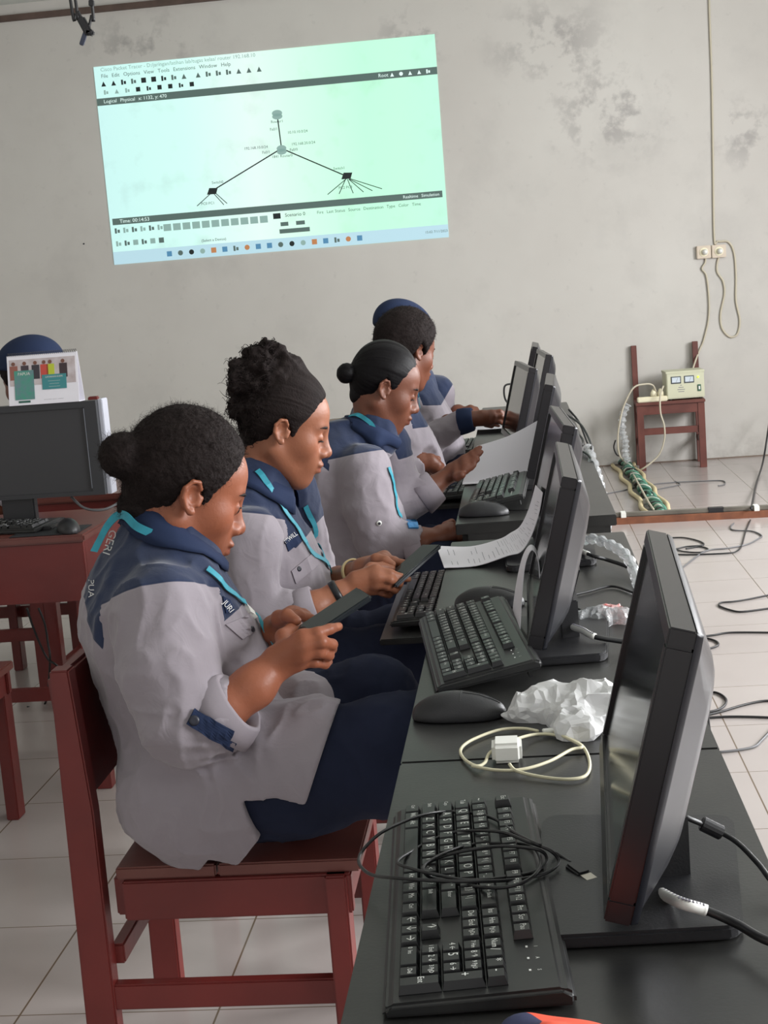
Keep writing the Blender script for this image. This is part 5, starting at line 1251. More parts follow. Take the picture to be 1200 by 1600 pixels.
# ---- papers
def sheet(name, near, far, label, m=PAPER, cat='paper', thick=.0012, print_=None, n=6):
    A = np.array(spline(near, n)); B = np.array(spline(far, n)); K = 9; rows = [[A[i]*(1-k/(K-1))+B[i]*k/(K-1) for k in range(K)] for i in range(len(A))]
    V = np.array(rows); V[..., 2] = np.maximum(V[..., 2], .7525); du = np.gradient(V, axis=0); dv = np.gradient(V, axis=1); Nn = np.cross(du, dv); Nn /= np.linalg.norm(Nn, axis=2, keepdims=True)+1e-9
    r = empty(name, tuple(V[0, 0]), 0, label, cat)
    def slab(i0, i1, k0, k1, lo, hi, nm, mm):
        S = V[i0:i1+1, k0:k1+1]; NN = Nn[i0:i1+1, k0:k1+1]; a, b = S.shape[:2]; top = (S+NN*hi).reshape(-1, 3); bot = (S+NN*lo).reshape(-1, 3); M_ = a*b; fs = []
        for i in range(a-1):
            for k in range(b-1): q = (i*b+k, i*b+k+1, (i+1)*b+k+1, (i+1)*b+k); fs.append(q); fs.append(tuple(M_+t for t in q[::-1]))
        rim = [k for k in range(b)]+[i*b+b-1 for i in range(1, a)]+[(a-1)*b+k for k in range(b-2, -1, -1)]+[i*b for i in range(a-2, 0, -1)]
        for t in range(len(rim)): u = (t+1) % len(rim); fs.append((rim[t], rim[u], M_+rim[u], M_+rim[t]))
        o = MB().add(list(top)+list(bot), fs).build(nm, mm, None, smooth=False); o.parent = r; o.location = -r.location; return o
    slab(0, len(A)-1, 0, K-1, -thick/2, thick/2, 'sheet', m)
    if print_:
        sgn = print_[2]
        for (i, t0, t1) in print_[0]:          # printed lines across the sheet
            S = []; I = min(int(i*(len(A)-2)), len(A)-2); fr = i*(len(A)-2)-I
            for t in (t0, t1):
                for e in (0, print_[1]):
                    ii = min(I+fr+e, len(A)-1.001); kk = t*(K-1); i_, k_ = int(ii), min(int(kk), K-2)
                    q = V[i_, k_]*(1-(ii-i_))*(1-(kk-k_))+V[i_+1, k_]*(ii-i_)*(1-(kk-k_))+V[i_, k_+1]*(1-(ii-i_))*(kk-k_)+V[i_+1, k_+1]*(ii-i_)*(kk-k_)
                    S.append(q+Nn[i_, k_]*(thick/2+.0004)*sgn)
            pm.add(S, [(0, 1, 3, 2)])
    return r
pm = MB()
rr = random.Random(4)
lines = [(t, a, a+rr.uniform(.12, .5)) for t in np.linspace(.06, .93, 34) for a in ([.1, .55] if rr.random() < .55 else [.15])]
lines = [(t, a, min(b, .9)) for t, a, b in lines if rr.random() < .8]
near = [aZ(694, 887, .7545), aZ(745, 884, .7545), aY(794, 877, 2.985), aY(814, 862, 2.975), aY(830, 838, 2.97), aY(842, 803, 2.965), aY(848, 770, 2.96)]
far = [aZ(682, 853, .756), aZ(735, 854, .756), aY(780, 852, 3.27), aY(798, 841, 3.265), aY(813, 822, 3.26), aY(826, 796, 3.26), aY(837, 758, 3.26)]
near[2] = near[2]+np.array([0, 0, .012]); far[2] = far[2]+np.array([0, 0, .014]); far[3] = far[3]+np.array([0, 0, .012])
r_ = sheet('paper_sheet', near, far, 'white printed sheet lying flat at one end and curling up against the papers monitor', print_=(lines, .07, 1))
o = pm.build('printed_lines', INK, None); o.parent = r_; o.location = -r_.location; o['kind'] = 'stuff'
near = [aY(*q) for q in [(812, 1001, 2.255), (815, 940, 2.27), (820, 885, 2.28), (830, 860, 2.285), (840, 872, 2.29), (843, 910, 2.285), (836, 960, 2.27), (823, 1009, 2.25)]]
far = [aY(*q) for q in [(799, 974, 2.43), (806, 918, 2.43), (816, 872, 2.43), (828, 852, 2.43), (838, 860, 2.43), (841, 888, 2.43), (836, 925, 2.43), (828, 968, 2.43)]]
sheet('paper_sheet', near, far, 'white sheet folded into a standing loop between the propped keyboard and its monitor')
b0 = aZ(722, 755, .7535); b1 = aZ(834, 748, .7535)
near = [b0, b0*.5+b1*.5+np.array([0, .0, 0]), b1]
far = [aY(745, 697, 4.36), aY(795, 681, 4.38), aY(844, 655, 4.40)]
sheet('paper_sheet', near, far, 'large white sheet propped upright on the third desk, with a hand resting on it')
sheet('paper_sheet', [aZ(722, 757, .7545), aZ(790, 753, .7545), aZ(836, 751, .7545)], [aZ(728, 748, .7545), aZ(790, 742, .7545), aZ(842, 741, .7545)], 'white sheet lying flat under the large propped one on the third desk')
sheet('paper_sheet', [aZ(722, 672, .768), aZ(755, 671, .768), aZ(786, 669, .768)], [aZ(727, 664, .768), aZ(758, 661, .768), aZ(790, 658, .768)], 'white sheet on the far desk, under the hand with the navy cuff')

# ---- monitor cables
def vga(pts, lab, tagpts=None, r=.0042):
    o = cable('monitor_cable', pts, r, CBL, lab, 'cable')
    if tagpts: t = MB().tube(spline(pts, 8)[tagpts[0]:tagpts[1]], r+.0014, 12).build('cable_label_sleeve', WHT, o, smooth=True); S_ = spline(pts, 8)[tagpts[0]+1:tagpts[1]-1]; pb = MB(); [pb.box((q[0]-.0011, q[1]-.0035, q[2]+r+.0008), (q[0]+.0011, q[1]+.0005, q[2]+r+.0019)) for q in S_]; pb.build('printed_marks', INK, o, kind='stuff')
    return o
p = [tuple(aY(1012, 1378, 1.36)), tuple(aY(1028, 1392, 1.335)), tuple(aZ(1062, 1410, .784)), tuple(aZ(1104, 1423, .776)), tuple(aZ(1150, 1443, .77)), tuple(aZ(1215, 1475, .77)), (.26, 1.20, .75), (.28, 1.16, .60), (.28, 1.15, .3)]
vga(p, 'thick black video cable with a white printed sleeve, leaving the nearest monitor', (10, 25))
lb = MB()
for i in range(14):
    pass
p = [tuple(aZ(1036, 1258, .83)), tuple(aZ(1076, 1279, .815)), tuple(aZ(1112, 1294, .80)), tuple(aZ(1150, 1315, .79)), tuple(aZ(1185, 1350, .775)), tuple(aZ(1215, 1385, .76)), (.27, 1.38, .70), (.28, 1.36, .4)]
o = vga(p, 'black power cable with a ferrite bead behind the nearest monitor', r=.0028)
MB().tube([np.array(p[2])-np.array(Vector(p[3])-Vector(p[1])).astype(float)*.22, np.array(p[2])+np.array(Vector(p[3])-Vector(p[1])).astype(float)*.22], .0075, 14).build('ferrite_bead', BLK, o, .001)
p = [tuple(aY(884, 966, 2.33)), tuple(aY(893, 978, 2.31)), tuple(aZ(910, 985, .78)), tuple(aZ(930, 995, .775)), tuple(aZ(970, 1002, .765)), tuple(aZ(1010, 1008, .757)), (.25, 2.20, .72), (.27, 2.2, .4)]
vga(p, 'black video cable with a white sleeve, leaving the papers monitor', (7, 25))
p = [tuple(aY(904, 859, 3.08)), tuple(aZ(925, 868, .785)), tuple(aZ(950, 875, .775)), tuple(aZ(985, 888, .765)), (.25, 2.80, .73), (.27, 2.78, .4)]
vga(p, 'black video cable with a white tip, leaving the third monitor', (0, 7))
cable('power_cable', zpts([(890, 931), (920, 924), (955, 916), (985, 924), (1010, 935)], .7545), .0025, CBL, 'thin black cable arching over the second desk behind the papers monitor')
cable('power_cable', zpts([(884, 940), (905, 952), (930, 962)], .7545), .0025, CBL, 'short black cable leading to the tied clear wrapper')
cable('power_cable', zpts([(893, 990), (930, 987), (975, 983)], .7545), .0025, CBL, 'black cable crossing the base of the papers monitor', ) if False else None
cable('mouse_cable', zpts([(776, 1111), (795, 1112), (830, 1108)], .756), .0017, CBL, 'black cord of the mouse beside the white plastic bag')
cable('mouse_cable', zpts([(783, 797), (815, 797), (845, 796), (870, 790)], .7535), .0017, CBL, 'black cord of the grey mouse on the third desk')
cable('mouse_cable', zpts([(803, 939), (825, 940), (845, 948)], .756), .0017, CBL, 'black cord of the mouse behind the propped keyboard')
# bundle hanging behind the row of monitors
bun = [[(889, 640), (905, 660), (917, 690), (924, 705), (920, 712)], [(880, 665), (905, 680), (912, 690), (909, 695)], [(898, 700), (920, 712), (932, 740), (940, 775), (948, 830)], [(890, 737), (908, 741), (925, 760), (938, 775), (946, 800), (950, 834)], [(893, 745), (915, 755), (935, 785), (945, 810), (946, 835)], [(885, 648), (908, 664), (922, 690), (924, 702)]]
for i, b_ in enumerate(bun):
    Y0, Y1 = [(5.6, 5.0), (5.4, 4.9), (4.9, 4.1), (4.5, 3.9), (4.4, 3.9), (5.3, 4.8)][i]
    cable('monitor_cable', [tuple(aY(u, v, Y0+(Y1-Y0)*k/(len(b_)-1))) for k, (u, v) in enumerate(b_)], .004, CBL, 'black monitor cable hanging behind the row of far monitors', 'cable', group='black cables behind the far monitors')
fb = MB(); P = spline([tuple(aY(u, v, Y)) for u, v, Y in [(918, 700, 4.9), (928, 730, 4.6), (936, 760, 4.4), (943, 800, 4.2), (948, 845, 4.0), (953, 880, 3.9)]], 8)
fb.tube(P, [.016+.005*math.sin(i*2.1) for i in range(len(P))], 9); tag(fb.build('plastic_sleeve', FILM), 'crinkled clear plastic sleeve around the cables hanging behind the far desks', 'sleeve')
cable('power_cable', [tuple(aY(u, v, 5.9)) for u, v in [(805, 640), (790, 625), (788, 605), (797, 600), (812, 603)]], .004, CBG, 'grey cable looping up behind the far monitors beside the wall')
bx = empty('white_tray', (-.13, 5.98, .752), 0, 'low white box on the far desk behind the hand with the navy cuff', 'box'); MB().box((-.06, -.10, 0), (.07, .10, .035)).build('tray', WHT, bx, .004); MB().box((-.045, -.08, .035), (.055, .08, .04)).build('lid', BLK, bx, .002)

# ================================================================== LEFT: monitor and calendar on the red desk
om = empty('computer_monitor', (-1.40, 3.99, .751), math.radians(-3), 'large grey flat monitor on the red desk at the left, blank screen facing us', 'monitor')
SCRG = mat('matte_grey_screen', (62, 62, 64), .42, spec=.3)
g = MB(); x0, x1, z0, z1 = -.29, .205, .085, .355
for a_ in [((x0, -.02, z0), (x1, .015, z0+.012)), ((x0, -.02, z1-.018), (x1, .015, z1)), ((x0, -.02, z0+.012), (x0+.018, .015, z1-.018)), ((x1-.035, -.02, z0+.012), (x1, .015, z1-.018))]: g.box(*a_)
g.build('bezel', mat('old_bezel', (48, 49, 52), .45), om)
MB().box((x0+.017, -.014, z0+.011), (x1-.034, .01, z1-.017)).build('screen', SCRG, om)
MB().box((x0+.01, .015, z0+.01), (x1-.01, .055, z1-.01)).build('back_shell', mat('dark_back', (52, 52, 55), .5), om, .01)
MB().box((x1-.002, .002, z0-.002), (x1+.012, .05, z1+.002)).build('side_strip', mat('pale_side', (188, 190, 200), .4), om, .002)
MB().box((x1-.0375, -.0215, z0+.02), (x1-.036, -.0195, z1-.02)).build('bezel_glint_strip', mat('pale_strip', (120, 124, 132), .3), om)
MB().box((-.12, .0, .0), (-.02, .03, z0+.03)).build('neck', BLK, om, .004)
MB().prism([(-.22, -.09), (.06, -.09), (.04, .08), (-.19, .08)], 0.0005, .012).build('base', BLK, om, .003)
MB().lathe([(.006, 0), (.006, .001)], T=Matrix.Translation((-.155, -.0205, z0+.022)) @ Matrix.Rotation(math.pi/2, 4, 'X')).build('power_button', WHT, om)
cal = empty('desk_calendar', (-1.345, 3.985, 1.107), math.radians(-2), 'white desk calendar with photos and a teal box, standing on the large grey monitor', 'calendar')
w_, h_ = .104, .142
Tf = Matrix.Translation((0, -.022, 0)) @ Matrix.Rotation(math.radians(-9), 4, 'X')
def cq(mb, xa, za, xb, zb, d, mi=0): mb.box((xa, -d, za), (xb, -d+.0006, zb), mi, T=Tf)
g = MB(); cq(g, -w_, 0, w_, h_, 0.0006); g.build('front_page', PAPER, cal)
Tb = Matrix.Translation((0, .026, 0)) @ Matrix.Rotation(math.radians(9), 4, 'X'); MB().box((-w_, 0, 0), (w_, .001, h_), T=Tb).build('back_page', PAPER, cal)
MB().box((-w_, -.022, -.0005), (w_, .027, .0005)).build('foot_page', PAPER, cal)
g = MB()
for i in range(34):
    x = -w_+.004+i*(2*w_-.008)/33; g.tube([(x, .003+.006*math.cos(t), h_+.0005+.005*math.sin(t)) for t in np.linspace(0, 2*math.pi, 9)], .0007, 4)
g.build('spiral_binding', BLK, cal)
g = MB(); cq(g, -w_+.006, .055, w_-.006, h_-.012, .0012); g.build('photo_print', mat('photo_warm', (176, 160, 160), .6, noise=.5, nscale=30, rgb2=(206, 198, 200)), cal)
for i, (xx, col) in enumerate([(-.085, (150, 96, 84)), (-.052, (70, 60, 66)), (-.020, (60, 56, 62)), (.006, (196, 78, 66)), (.024, (186, 196, 60)), (.062, (64, 50, 54))]):
    g = MB(); cq(g, xx-.011, .072, xx+.012, .112, .0018); g.build('printed_figure', mat('figure_%d' % i, col, .6), cal)
    g = MB(); g.lathe([(.0055, 0), (.0055, .0006)], T=Tf @ Matrix.Translation((xx, -.0018, .118)) @ Matrix.Rotation(math.pi/2, 4, 'X'), n=12); g.build('printed_figure_head', mat('figure_head', (120, 80, 66), .6), cal)
g = MB(); cq(g, -.084, .015, -.026, .098, .0022); g.build('green_panel', mat('cal_green', (70, 150, 128), .5, noise=.6, nscale=60, rgb2=(104, 132, 140)), cal)
g = MB(); cq(g, -.002, .040, .070, .082, .0022); g.build('teal_box', mat('cal_teal', (62, 136, 140), .5), cal)
for s_, x, z, sz, m_ in [('PAPUA', -.055, .088, .012, WHT), ('LAYANAN KAMI', .034, .075, .007, WHT), ('--------------', .034, .064, .008, WHT), ('-----------', .034, .056, .008, WHT), ('-------------', .034, .048, .008, WHT), ('--------- ----- -------', .03, .012, .008, INK)]:
    vs, fs = textmesh(s_, sz); MB().add([Tf @ Vector((x+v[0], -.0026, z+v[1])) for v in vs], fs).build('printed_text', m_, cal)
g = MB(); cq(g, -.075, .006, -.040, .012, .0016); g.build('printed_badge', mat('cal_dark', (50, 96, 84), .5), cal)
tag(MB().box((-1.44, 3.812, .7505), (-1.245, 3.96, .7525)).build('mouse_pad', mat('black_cloth_pad', (38, 38, 42), .7), None, .0008), 'thin black mouse pad on the red desk under the glossy mouse', 'mouse pad')
cable('power_cable', [(-1.31, 4.0, .83), (-1.27, 3.975, .80), (-1.22, 3.97, .79), (-1.18, 4.0, .80), (-1.14, 4.1, .83), (-1.12, 4.2, .80)], .004, CBG, 'grey cable looping out under the large grey monitor')
cable('power_cable', [tuple(aY(u, v, 4.6)) for u, v in [(42, 950), (50, 975), (62, 1005), (75, 1030), (92, 1045)]]+[tuple(aZ(100, 1090, .0))], .004, CBL, 'black cable hanging below the red desk, left one of two')
cable('power_cable', [tuple(aY(u, v, 4.6)) for u, v in [(60, 950), (70, 975), (75, 1005), (78, 1035)]]+[tuple(aZ(70, 1100, .0)), tuple(aZ(42, 1105, .0))], .004, CBL, 'black cable hanging below the red desk, right one of two')

# ================================================================== BACK WALL SIDE
wc = empty('wooden_chair', (1.005, 9.87, 0), math.radians(-92), 'brown wooden chair with bare back posts against the back wall, holding a voltage box', 'chair')
D_, W_, sh = .34, .44, .462
MB().box((-D_/2, -W_/2-.01, sh-.02), (D_/2+.01, W_/2+.01, sh)).build('seat', BRN, wc, .003)
g = MB(); g.box((D_/2-.03, -W_/2, sh-.085), (D_/2-.008, W_/2, sh-.02)); g.box((-D_/2+.005, -W_/2, sh-.085), (-D_/2+.025, W_/2, sh-.02))
for s in (-1, 1): g.box((-D_/2, s*(W_/2-.012)-.01, sh-.085), (D_/2-.02, s*(W_/2-.012)+.01, sh-.02))
g.build('apron', BRN, wc, .002)
for s in (-1, 1):
    MB().beam((D_/2-.02, s*(W_/2-.018), 0), (D_/2-.02, s*(W_/2-.018), sh-.02), .045, .036, up=(1, 0, 0)).build('leg', BRN, wc, .002)
    MB().beam((-D_/2+.018, s*(W_/2-.012), 0), (-D_/2-.010, s*(W_/2-.012), .83), .038, .034, up=(1, 0, 0)).build('leg', BRN, wc, .002)
    MB().box((-D_/2+.02, s*(W_/2-.018)-.009, .16), (D_/2-.02, s*(W_/2-.018)+.009, .195)).build('stretcher', BRN, wc)
MB().box((D_/2-.03, -W_/2+.03, .24), (D_/2-.012, W_/2-.03, .285)).build('stretcher', BRN, wc, .002)
vb = empty('voltage_stabilizer', (1.105, 9.82, .463), math.radians(2), 'greenish cream metal voltage box with two dials, on the chair by the back wall', 'voltage box')
VB = mat('cream_green_metal', (196, 196, 170), .5); x0, x1, h = -.125, .125, .19
MB().box((x0, -.09, .008), (x1, .12, h)).build('housing', VB, vb, .005)
MB().box((x0-.004, -.094, h-.012), (x1+.004, .124, h+.002)).build('lid', VB, vb, .002)
for xx in (-.062, .025):
    MB().box((xx-.033, -.094, .110), (xx+.033, -.089, .158)).build('dial_frame', mat('dial_frame', (56, 62, 70), .4), vb, .001)
    MB().box((xx-.027, -.0955, .118), (xx+.027, -.093, .152)).build('dial_face', mat('dial_face', (196, 206, 214), .3), vb)
    MB().beam((xx, -.0962, .120), (xx+.012, -.0962, .148), .001, .0015, up=(0, 1, 0)).build('needle', DARK, vb)
MB().lathe([(.007, 0), (.006, .006), (.002, .008)], T=Matrix.Translation((.085, -.09, .145)) @ Matrix.Rotation(math.pi/2, 4, 'X')).build('lamp', mat('green_led', (190, 220, 60), .3, emis=(200, 240, 60), estr=1.2), vb)
MB().box((.078, -.096, .05), (.102, -.089, .095)).build('switch', mat('switch_green', (52, 92, 70), .4), vb, .002)
MB().box((.085, -.099, .062), (.095, -.095, .084)).build('switch_rocker', WHT, vb)
g = MB()
for i, wd in enumerate((.012, .034, .05, .04)): g.box((-.03-wd/2, -.0908, .095-i*.014), (-.03+wd/2, -.0898, .099-i*.014))
g.build('printed_lines', INK, vb, kind='stuff')
for xx in (-.10, .10): MB().lathe([(.01, 0), (.012, .009)], c=(xx, -.07, 0)).build('foot', BLK, vb)
ps = empty('power_strip', (.885, 9.74, .463), 0, 'cream power strip lying on the seat of the chair by the back wall', 'power strip')
MB().box((-.10, -.025, 0), (.10, .03, .034)).build('strip_body', CREAM, ps, .005)
for xx in (.01, .055): MB().lathe([(.021, .034), (.021, .060), (.012, .075), (.006, .085)], c=(xx, 0, 0)).build('plug', CREAM, ps, smooth=True)
def wl(S, Y): return [tuple(aY(u, v, Y[i] if not np.isscalar(Y) else Y)) for i, (u, v) in enumerate(S)]
def CW(*a): return [(900+x*.28125, 350+y*.28125) for x, y in a]
cable('extension_cord', wl(CW((445, 935), (425, 895), (380, 890), (320, 910), (270, 1000), (245, 1090), (232, 1200), (245, 1290), (290, 1340)), [9.74, 9.70, 9.68, 9.66, 9.66, 9.66, 9.68, 9.7, 9.72])+zpts(CW((345, 1440), (400, 1540), (430, 1585)), .06), .006, CBC, 'pale cord arching from the power strip down to the floor bundle')
cable('extension_cord', wl(CW((485, 900), (468, 960), (470, 1050), (490, 1120), (490, 1200), (455, 1290)), [9.72, 9.66, 9.62, 9.6, 9.6, 9.62])+zpts(CW((360, 1365), (330, 1345), (260, 1360)), .02), .006, CBC, 'pale cord hanging from the power strip in front of the back wall chair')
fb = MB(); P = spline(wl(CW((290, 1000), (262, 1060), (258, 1150), (275, 1210), (275, 1270), (290, 1320)), 9.72), 8); fb.tube(P, [.022+.007*math.sin(i*1.9) for i in range(len(P))], 9)
tag(fb.build('plastic_sleeve', FILM), 'clear plastic sleeve hanging beside the left leg of the chair by the back wall', 'sleeve')
cable('power_cable', wl(CW((220, 1200), (210, 1240), (225, 1280), (245, 1290)), 9.75), .005, CBL, 'short black cable loop left of the chair by the back wall')
# floor duct with the green and white twisted bundle
cbn = empty('cable_bundle', (.72, 8.8, 0), 0, 'twisted green and white cable bundle on the floor, running from the chair by the wall', 'cable bundle')
A_, B_ = aZ(974, 728, 0), aZ(1036, 812, 0); dv = (B_-A_); sd = np.cross(dv/np.linalg.norm(dv), [0, 0, 1.])
def rel(o): o.parent = cbn; o.location = -cbn.location
for s in (-1, 1):
    P = [tuple(A_+dv*t+sd*(s*.065+.012*math.sin(t*23+s))+np.array([0, 0, .012])) for t in np.linspace(0, 1, 24)]; rel(MB().tube(P, .014, 7).build('tape_edge', mat('cream_tape', (206, 190, 150), .6), None, smooth=True))
for k, m_ in enumerate([mat('green_cable', (86, 140, 118), .5), mat('pale_cable', (206, 208, 196), .5), mat('green_cable', (86, 140, 118), .5), CBL, mat('deep_green', (60, 112, 96), .5)]):
    P = [tuple(A_+dv*t+sd*((.022+.012*math.sin(t*31+k*2))*math.cos(t*(48+k*7)+k*1.26))+np.array([0, 0, .032+.018*math.sin(t*(48+k*7)+k*1.26)])) for t in np.linspace(0, 1, 160)]; rel(MB().tube(P, .0105, 6).build('strand', m_, None, smooth=True))
L0 = aZ(905, 823, 0); L1 = aZ(1215, 807.5, 0); ex = (L1-L0); far_ = L0+ex*2.2
MB().beam(L0+np.array([0, .03, .018]), far_+np.array([0, .03, .018]), .06, .036).build('trim_3', WOOD, kind='structure')
gd = MB(); gd.beam(L0+np.array([0, .04, .048]), far_+np.array([0, .04, .048]), .045, .022); tag(gd.build('cable_duct', mat('grey_duct', (120, 114, 104), .5, noise=.5, nscale=6), None, .004), 'grey cable duct running on the low wooden plank across the floor', 'duct')
for i, t in enumerate((.23, .90)):
    q = L0+ex*t+np.array([0, .035, .048]); tag(MB().box((q[0]-.014, q[1]-.032, q[2]-.03), (q[0]+.014, q[1]+.03, q[2]+.016)).build('cable_clip', WHT, None, .002), ['white clip on the floor duct nearer the desks', 'white clip on the floor duct near the right edge'][i], 'clip')
for i, (t0, t1) in enumerate(((.055, .17), (.66, .74))):
    q0, q1 = L0+ex*t0+np.array([0, .04, .048]), L0+ex*t1+np.array([0, .04, .048]); tag(MB().beam(q0, q1, .050, .028).build('black_tape', BLK, None, .003), ['black tape around the floor duct beside the desks', 'black tape around the floor duct right of the green bundle'][i], 'tape')
# cables on the floor
F3 = lambda *a: [(1000+x/6, 800+y/6) for x, y in a]; F4 = lambda *a: [(1000+x*.1875, 1000+y*.1875) for x, y in a]
fl = [(F3((1035, 75), (990, 180), (950, 320), (900, 370), (830, 385), (640, 395), (400, 400), (200, 380), (60, 330)), 'dark cable running down from the duct and across the tiles to the desks'),
      (F3((60, 260), (190, 250), (400, 240), (560, 275), (590, 310), (430, 325), (340, 345), (220, 352), (80, 330)), 'dark cable looped on the tiles behind the top of the nearest monitor'),
      (F3((310, 600), (450, 480), (620, 365), (820, 340), (1000, 305), (1110, 250), (1140, 220), (1050, 180), (880, 170), (850, 140), (880, 105)), 'thin dark cable with a wide bend near the right end of the duct'),
      (F3((340, 352), (420, 372), (560, 378), (640, 350), (560, 325), (430, 345)), 'small coil of dark cable on the tiles past the nearest monitor'),
      (F3((1260, 770), (1200, 780), (1000, 820), (870, 840), (760, 850), (745, 880), (850, 920), (960, 935), (1200, 905), (1260, 900)), 'dark cable making a narrow loop at the right edge of the floor'),
      ([(1078, 996)]+F3((680, 1155), (850, 1130), (1200, 1130), (1260, 1132)), 'dark cable crossing the tiles level with the top corner of the nearest monitor'),
      ([(1076, 998), (1095, 996), (1117, 1001), (1122, 1008), (1105, 1014), (1080, 1016)], 'short dark cable loop beside the edge of the nearest monitor'),
      (F4((440, 425), (515, 430), (640, 440), (715, 490), (700, 550), (620, 590), (440, 615)), 'dark cable loop on the tiles right of the nearest monitor back'),
      (F4((440, 655), (560, 625), (700, 590), (850, 545), (1000, 512), (1120, 505)), 'dark cable rising gently to the right edge behind the nearest desk'),
      (F4((440, 655), (700, 640), (900, 640), (1120, 648)), 'dark straight cable on the tiles behind the nearest desk'),
      (F4((540, 935), (700, 930), (860, 910), (960, 885), (1010, 840), (1067, 780), (1120, 720)), 'greenish dark cable curving off the right edge, closest to the camera')]
for P, lab in fl:
    W0 = zpts(P, .0045)
    if P[0][0] < 1086 and P[0][1] > 900: W0 = [(.30, W0[0][1]+.05, .30), (.31, W0[0][1]+.04, .02), (.36, W0[0][1]+.02, .0045)]+W0
    cable('floor_cable', W0, .0038, CBG if 'thin' in lab or 'greenish' in lab else CBL, lab, n=6)
cable('floor_cable', [tuple(aY(1204, 640, 9.9)), tuple(aY(1200, 673, 9.6))]+zpts([(1192, 722), (1181, 758), (1174, 795)], [.05, .01, .06]), .006, CBL, 'dark cable dropping down the right edge to the floor duct')
cable('floor_cable', zpts([(945, 772), (975, 766), (1010, 758), (1050, 754), (1090, 752), (1128, 751), (1132, 757), (1122, 759)], .004), .0035, CBG, 'thin grey cable on the far tiles before the chair by the wall')
cable('floor_cable', zpts([(1055, 752), (1062, 757), (1040, 762), (1020, 766)], .004), .0035, CBG, 'short thin grey cable knot on the far tiles')
# sockets, wall cable
for u, v, lab, extra in [(1099.5, 394, 'left cream wall socket of the pair on the back wall, with a plug', 0), (1123, 392.5, 'right cream wall socket of the pair on the back wall, with a plug', 1)]:
    q = aY(u, v, YW-.02); s = empty('wall_socket', tuple(q), 0, lab, 'socket')
    MB().box((-.048, -.012, -.043), (.048, .0195, .043)).build('plate', mat('socket_plate', (200, 186, 168), .5), s, .004)
    MB().lathe([(.030, 0), (.030, .004), (.024, .005)], T=Matrix.Translation((0, -.011, 0)) @ Matrix.Rotation(math.pi/2, 4, 'X')).build('socket_ring', CREAM, s)
    MB().lathe([(.019, 0), (.019, .022), (.012, .034), (.006, .04)], T=Matrix.Translation((0.006, -.012, 0)) @ Matrix.Rotation(math.pi/2, 4, 'X')).build('plug', WHT, s, smooth=True)
cable('wall_cable', [(1.43, YW-.008, 3.38)]+[tuple(aY(u, v, YW-.008)) for u, v in [(1108, 0), (1112, 120), (1114, 240), (1116, 370), (1122, 377), (1138, 378), (1147, 395), (1150, 430), (1150, 470), (1156, 500), (1152, 522), (1140, 526), (1128, 512), (1126, 490), (1132, 460), (1130, 440), (1121, 425), (1121, 410), (1126, 396)]], .007, CBC, 'beige cable running down the back wall to the sockets and looping below them')
cable('wall_cable', [tuple(aY(u, v, YW-.012)) for u, v in [(1103, 396), (1102, 410), (1097, 420), (1104, 432), (1108, 470), (1107, 500), (1100, 530), (1094, 545)]]+[tuple(aY(1088, 560, 10.0)), tuple(aY(1082, 578, 9.95))], .006, CBC, 'beige cable hanging from the left wall socket behind the voltage box')
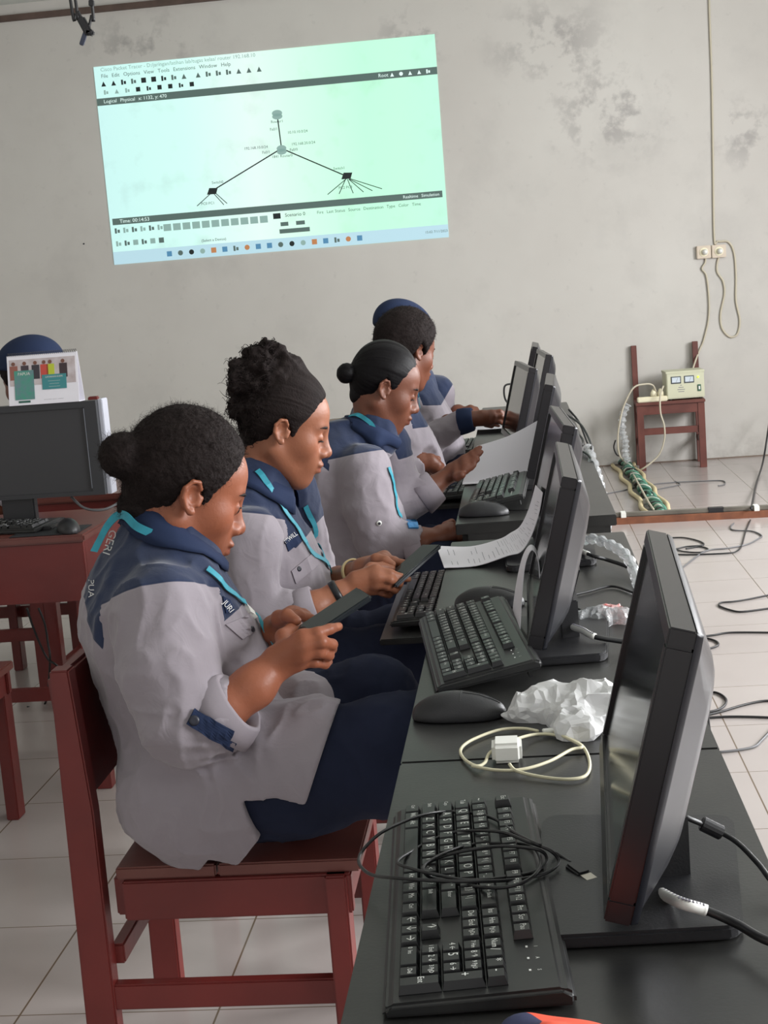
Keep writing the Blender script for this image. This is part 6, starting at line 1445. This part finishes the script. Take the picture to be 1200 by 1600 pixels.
# connector bundle dangling from the ceiling
hb = empty('hanging_cable', (-1.13, 4.0, 2.08), 0, 'black cables with connectors dangling from the ceiling at the top left', 'cable')
def hr(o): o.parent = hb; o.location = -hb.location
def up(u, v): q = aY(u, v, 4.); return tuple(q)
for S in ([(128, 40), (119, 22), (110, 0)], [(131, 36), (122, 18), (118, 0)], [(139, 42), (143, 24), (143, 0)]):
    P = [up(*s_) for s_ in S]; P += [(P[-1][0]-.01, 4.0, 2.8), (P[-1][0]-.02, 4.0, 3.49)]; hr(cable('cable_strand', P, .0045, CBL))
hr(MB().beam(up(126, 28), up(140, 54), .022, .020, up=(0, 1, 0)).build('connector', BLK, None, .004)); hr(MB().beam(up(134, 50), up(147, 52), .016, .020, up=(0, 1, 0)).build('connector', BLK, None, .004))
hr(MB().beam(up(134, 50), up(127, 71), .012, .011, up=(0, 1, 0)).build('plug', mat('bluish_plug', (52, 58, 76), .35), None, .002)); hr(MB().beam(up(143, 0), up(143, 10), .014, .014, up=(0, 1, 0)).build('cable_joint', BLK, None, .002))
# small nail hole / mark on the wall
q = aY(131, 381, YW); tag(MB().lathe([(.006, 0), (.005, .004)], T=Matrix.Translation(tuple(q)) @ Matrix.Rotation(math.pi/2, 4, 'X'), n=8).build('wall_nail', DARK), 'small dark nail in the wall left below the projected picture', 'nail')
# objects the keyboards below the desk edge rest on: pull-out shelves
for i, (x, y, z, lab) in enumerate([(-.232, 3.005, .668, 'narrow dark pull-out shelf under the desk edge, before the woman with the messy bun'), (-.235, 4.82, .648, 'narrow dark pull-out shelf under the third desk, before the curly-haired man'), (-.225, 5.74, .678, 'narrow dark pull-out shelf under the far desk, before the capped person')]):
    t = MB().box((x-.075, y-.26, z-.012), (x+.12, y+.26, z)); tag(t.build('keyboard_shelf', DESK, None, .002), lab, 'shelf')

GR = {'keyboard': 'computer keyboards', 'monitor': 'flat computer monitors', 'mouse': 'computer mice', 'chair': 'wooden chairs', 'person': 'people seated at the computers', 'paper': 'loose white paper sheets', 'phone': 'phones held in hands', 'socket': 'wall sockets', 'shelf': 'pull-out shelves under the desks', 'wrapper': 'wrappers on the second desk', 'sleeve': 'clear plastic cable sleeves'}
for o in COL.objects:
    if o.parent is None and 'category' in o and 'group' not in o:
        g_ = GR.get(o['category'])
        if o['category'] == 'desk': g_ = 'red wooden desks' if 'red' in o['label'] else 'black laminate desks in a row'
        if o['category'] == 'cable': g_ = {'floor_cable': 'cables lying on the tiled floor', 'mouse_cable': 'mouse cords', 'power_cable': 'thin power cables', 'wall_cable': 'cables on the back wall', 'monitor_cable': 'cables plugged into the near monitors', 'extension_cord': 'pale cords of the power strip'}.get(o.name.split('.')[0])
        if g_: o['group'] = g_
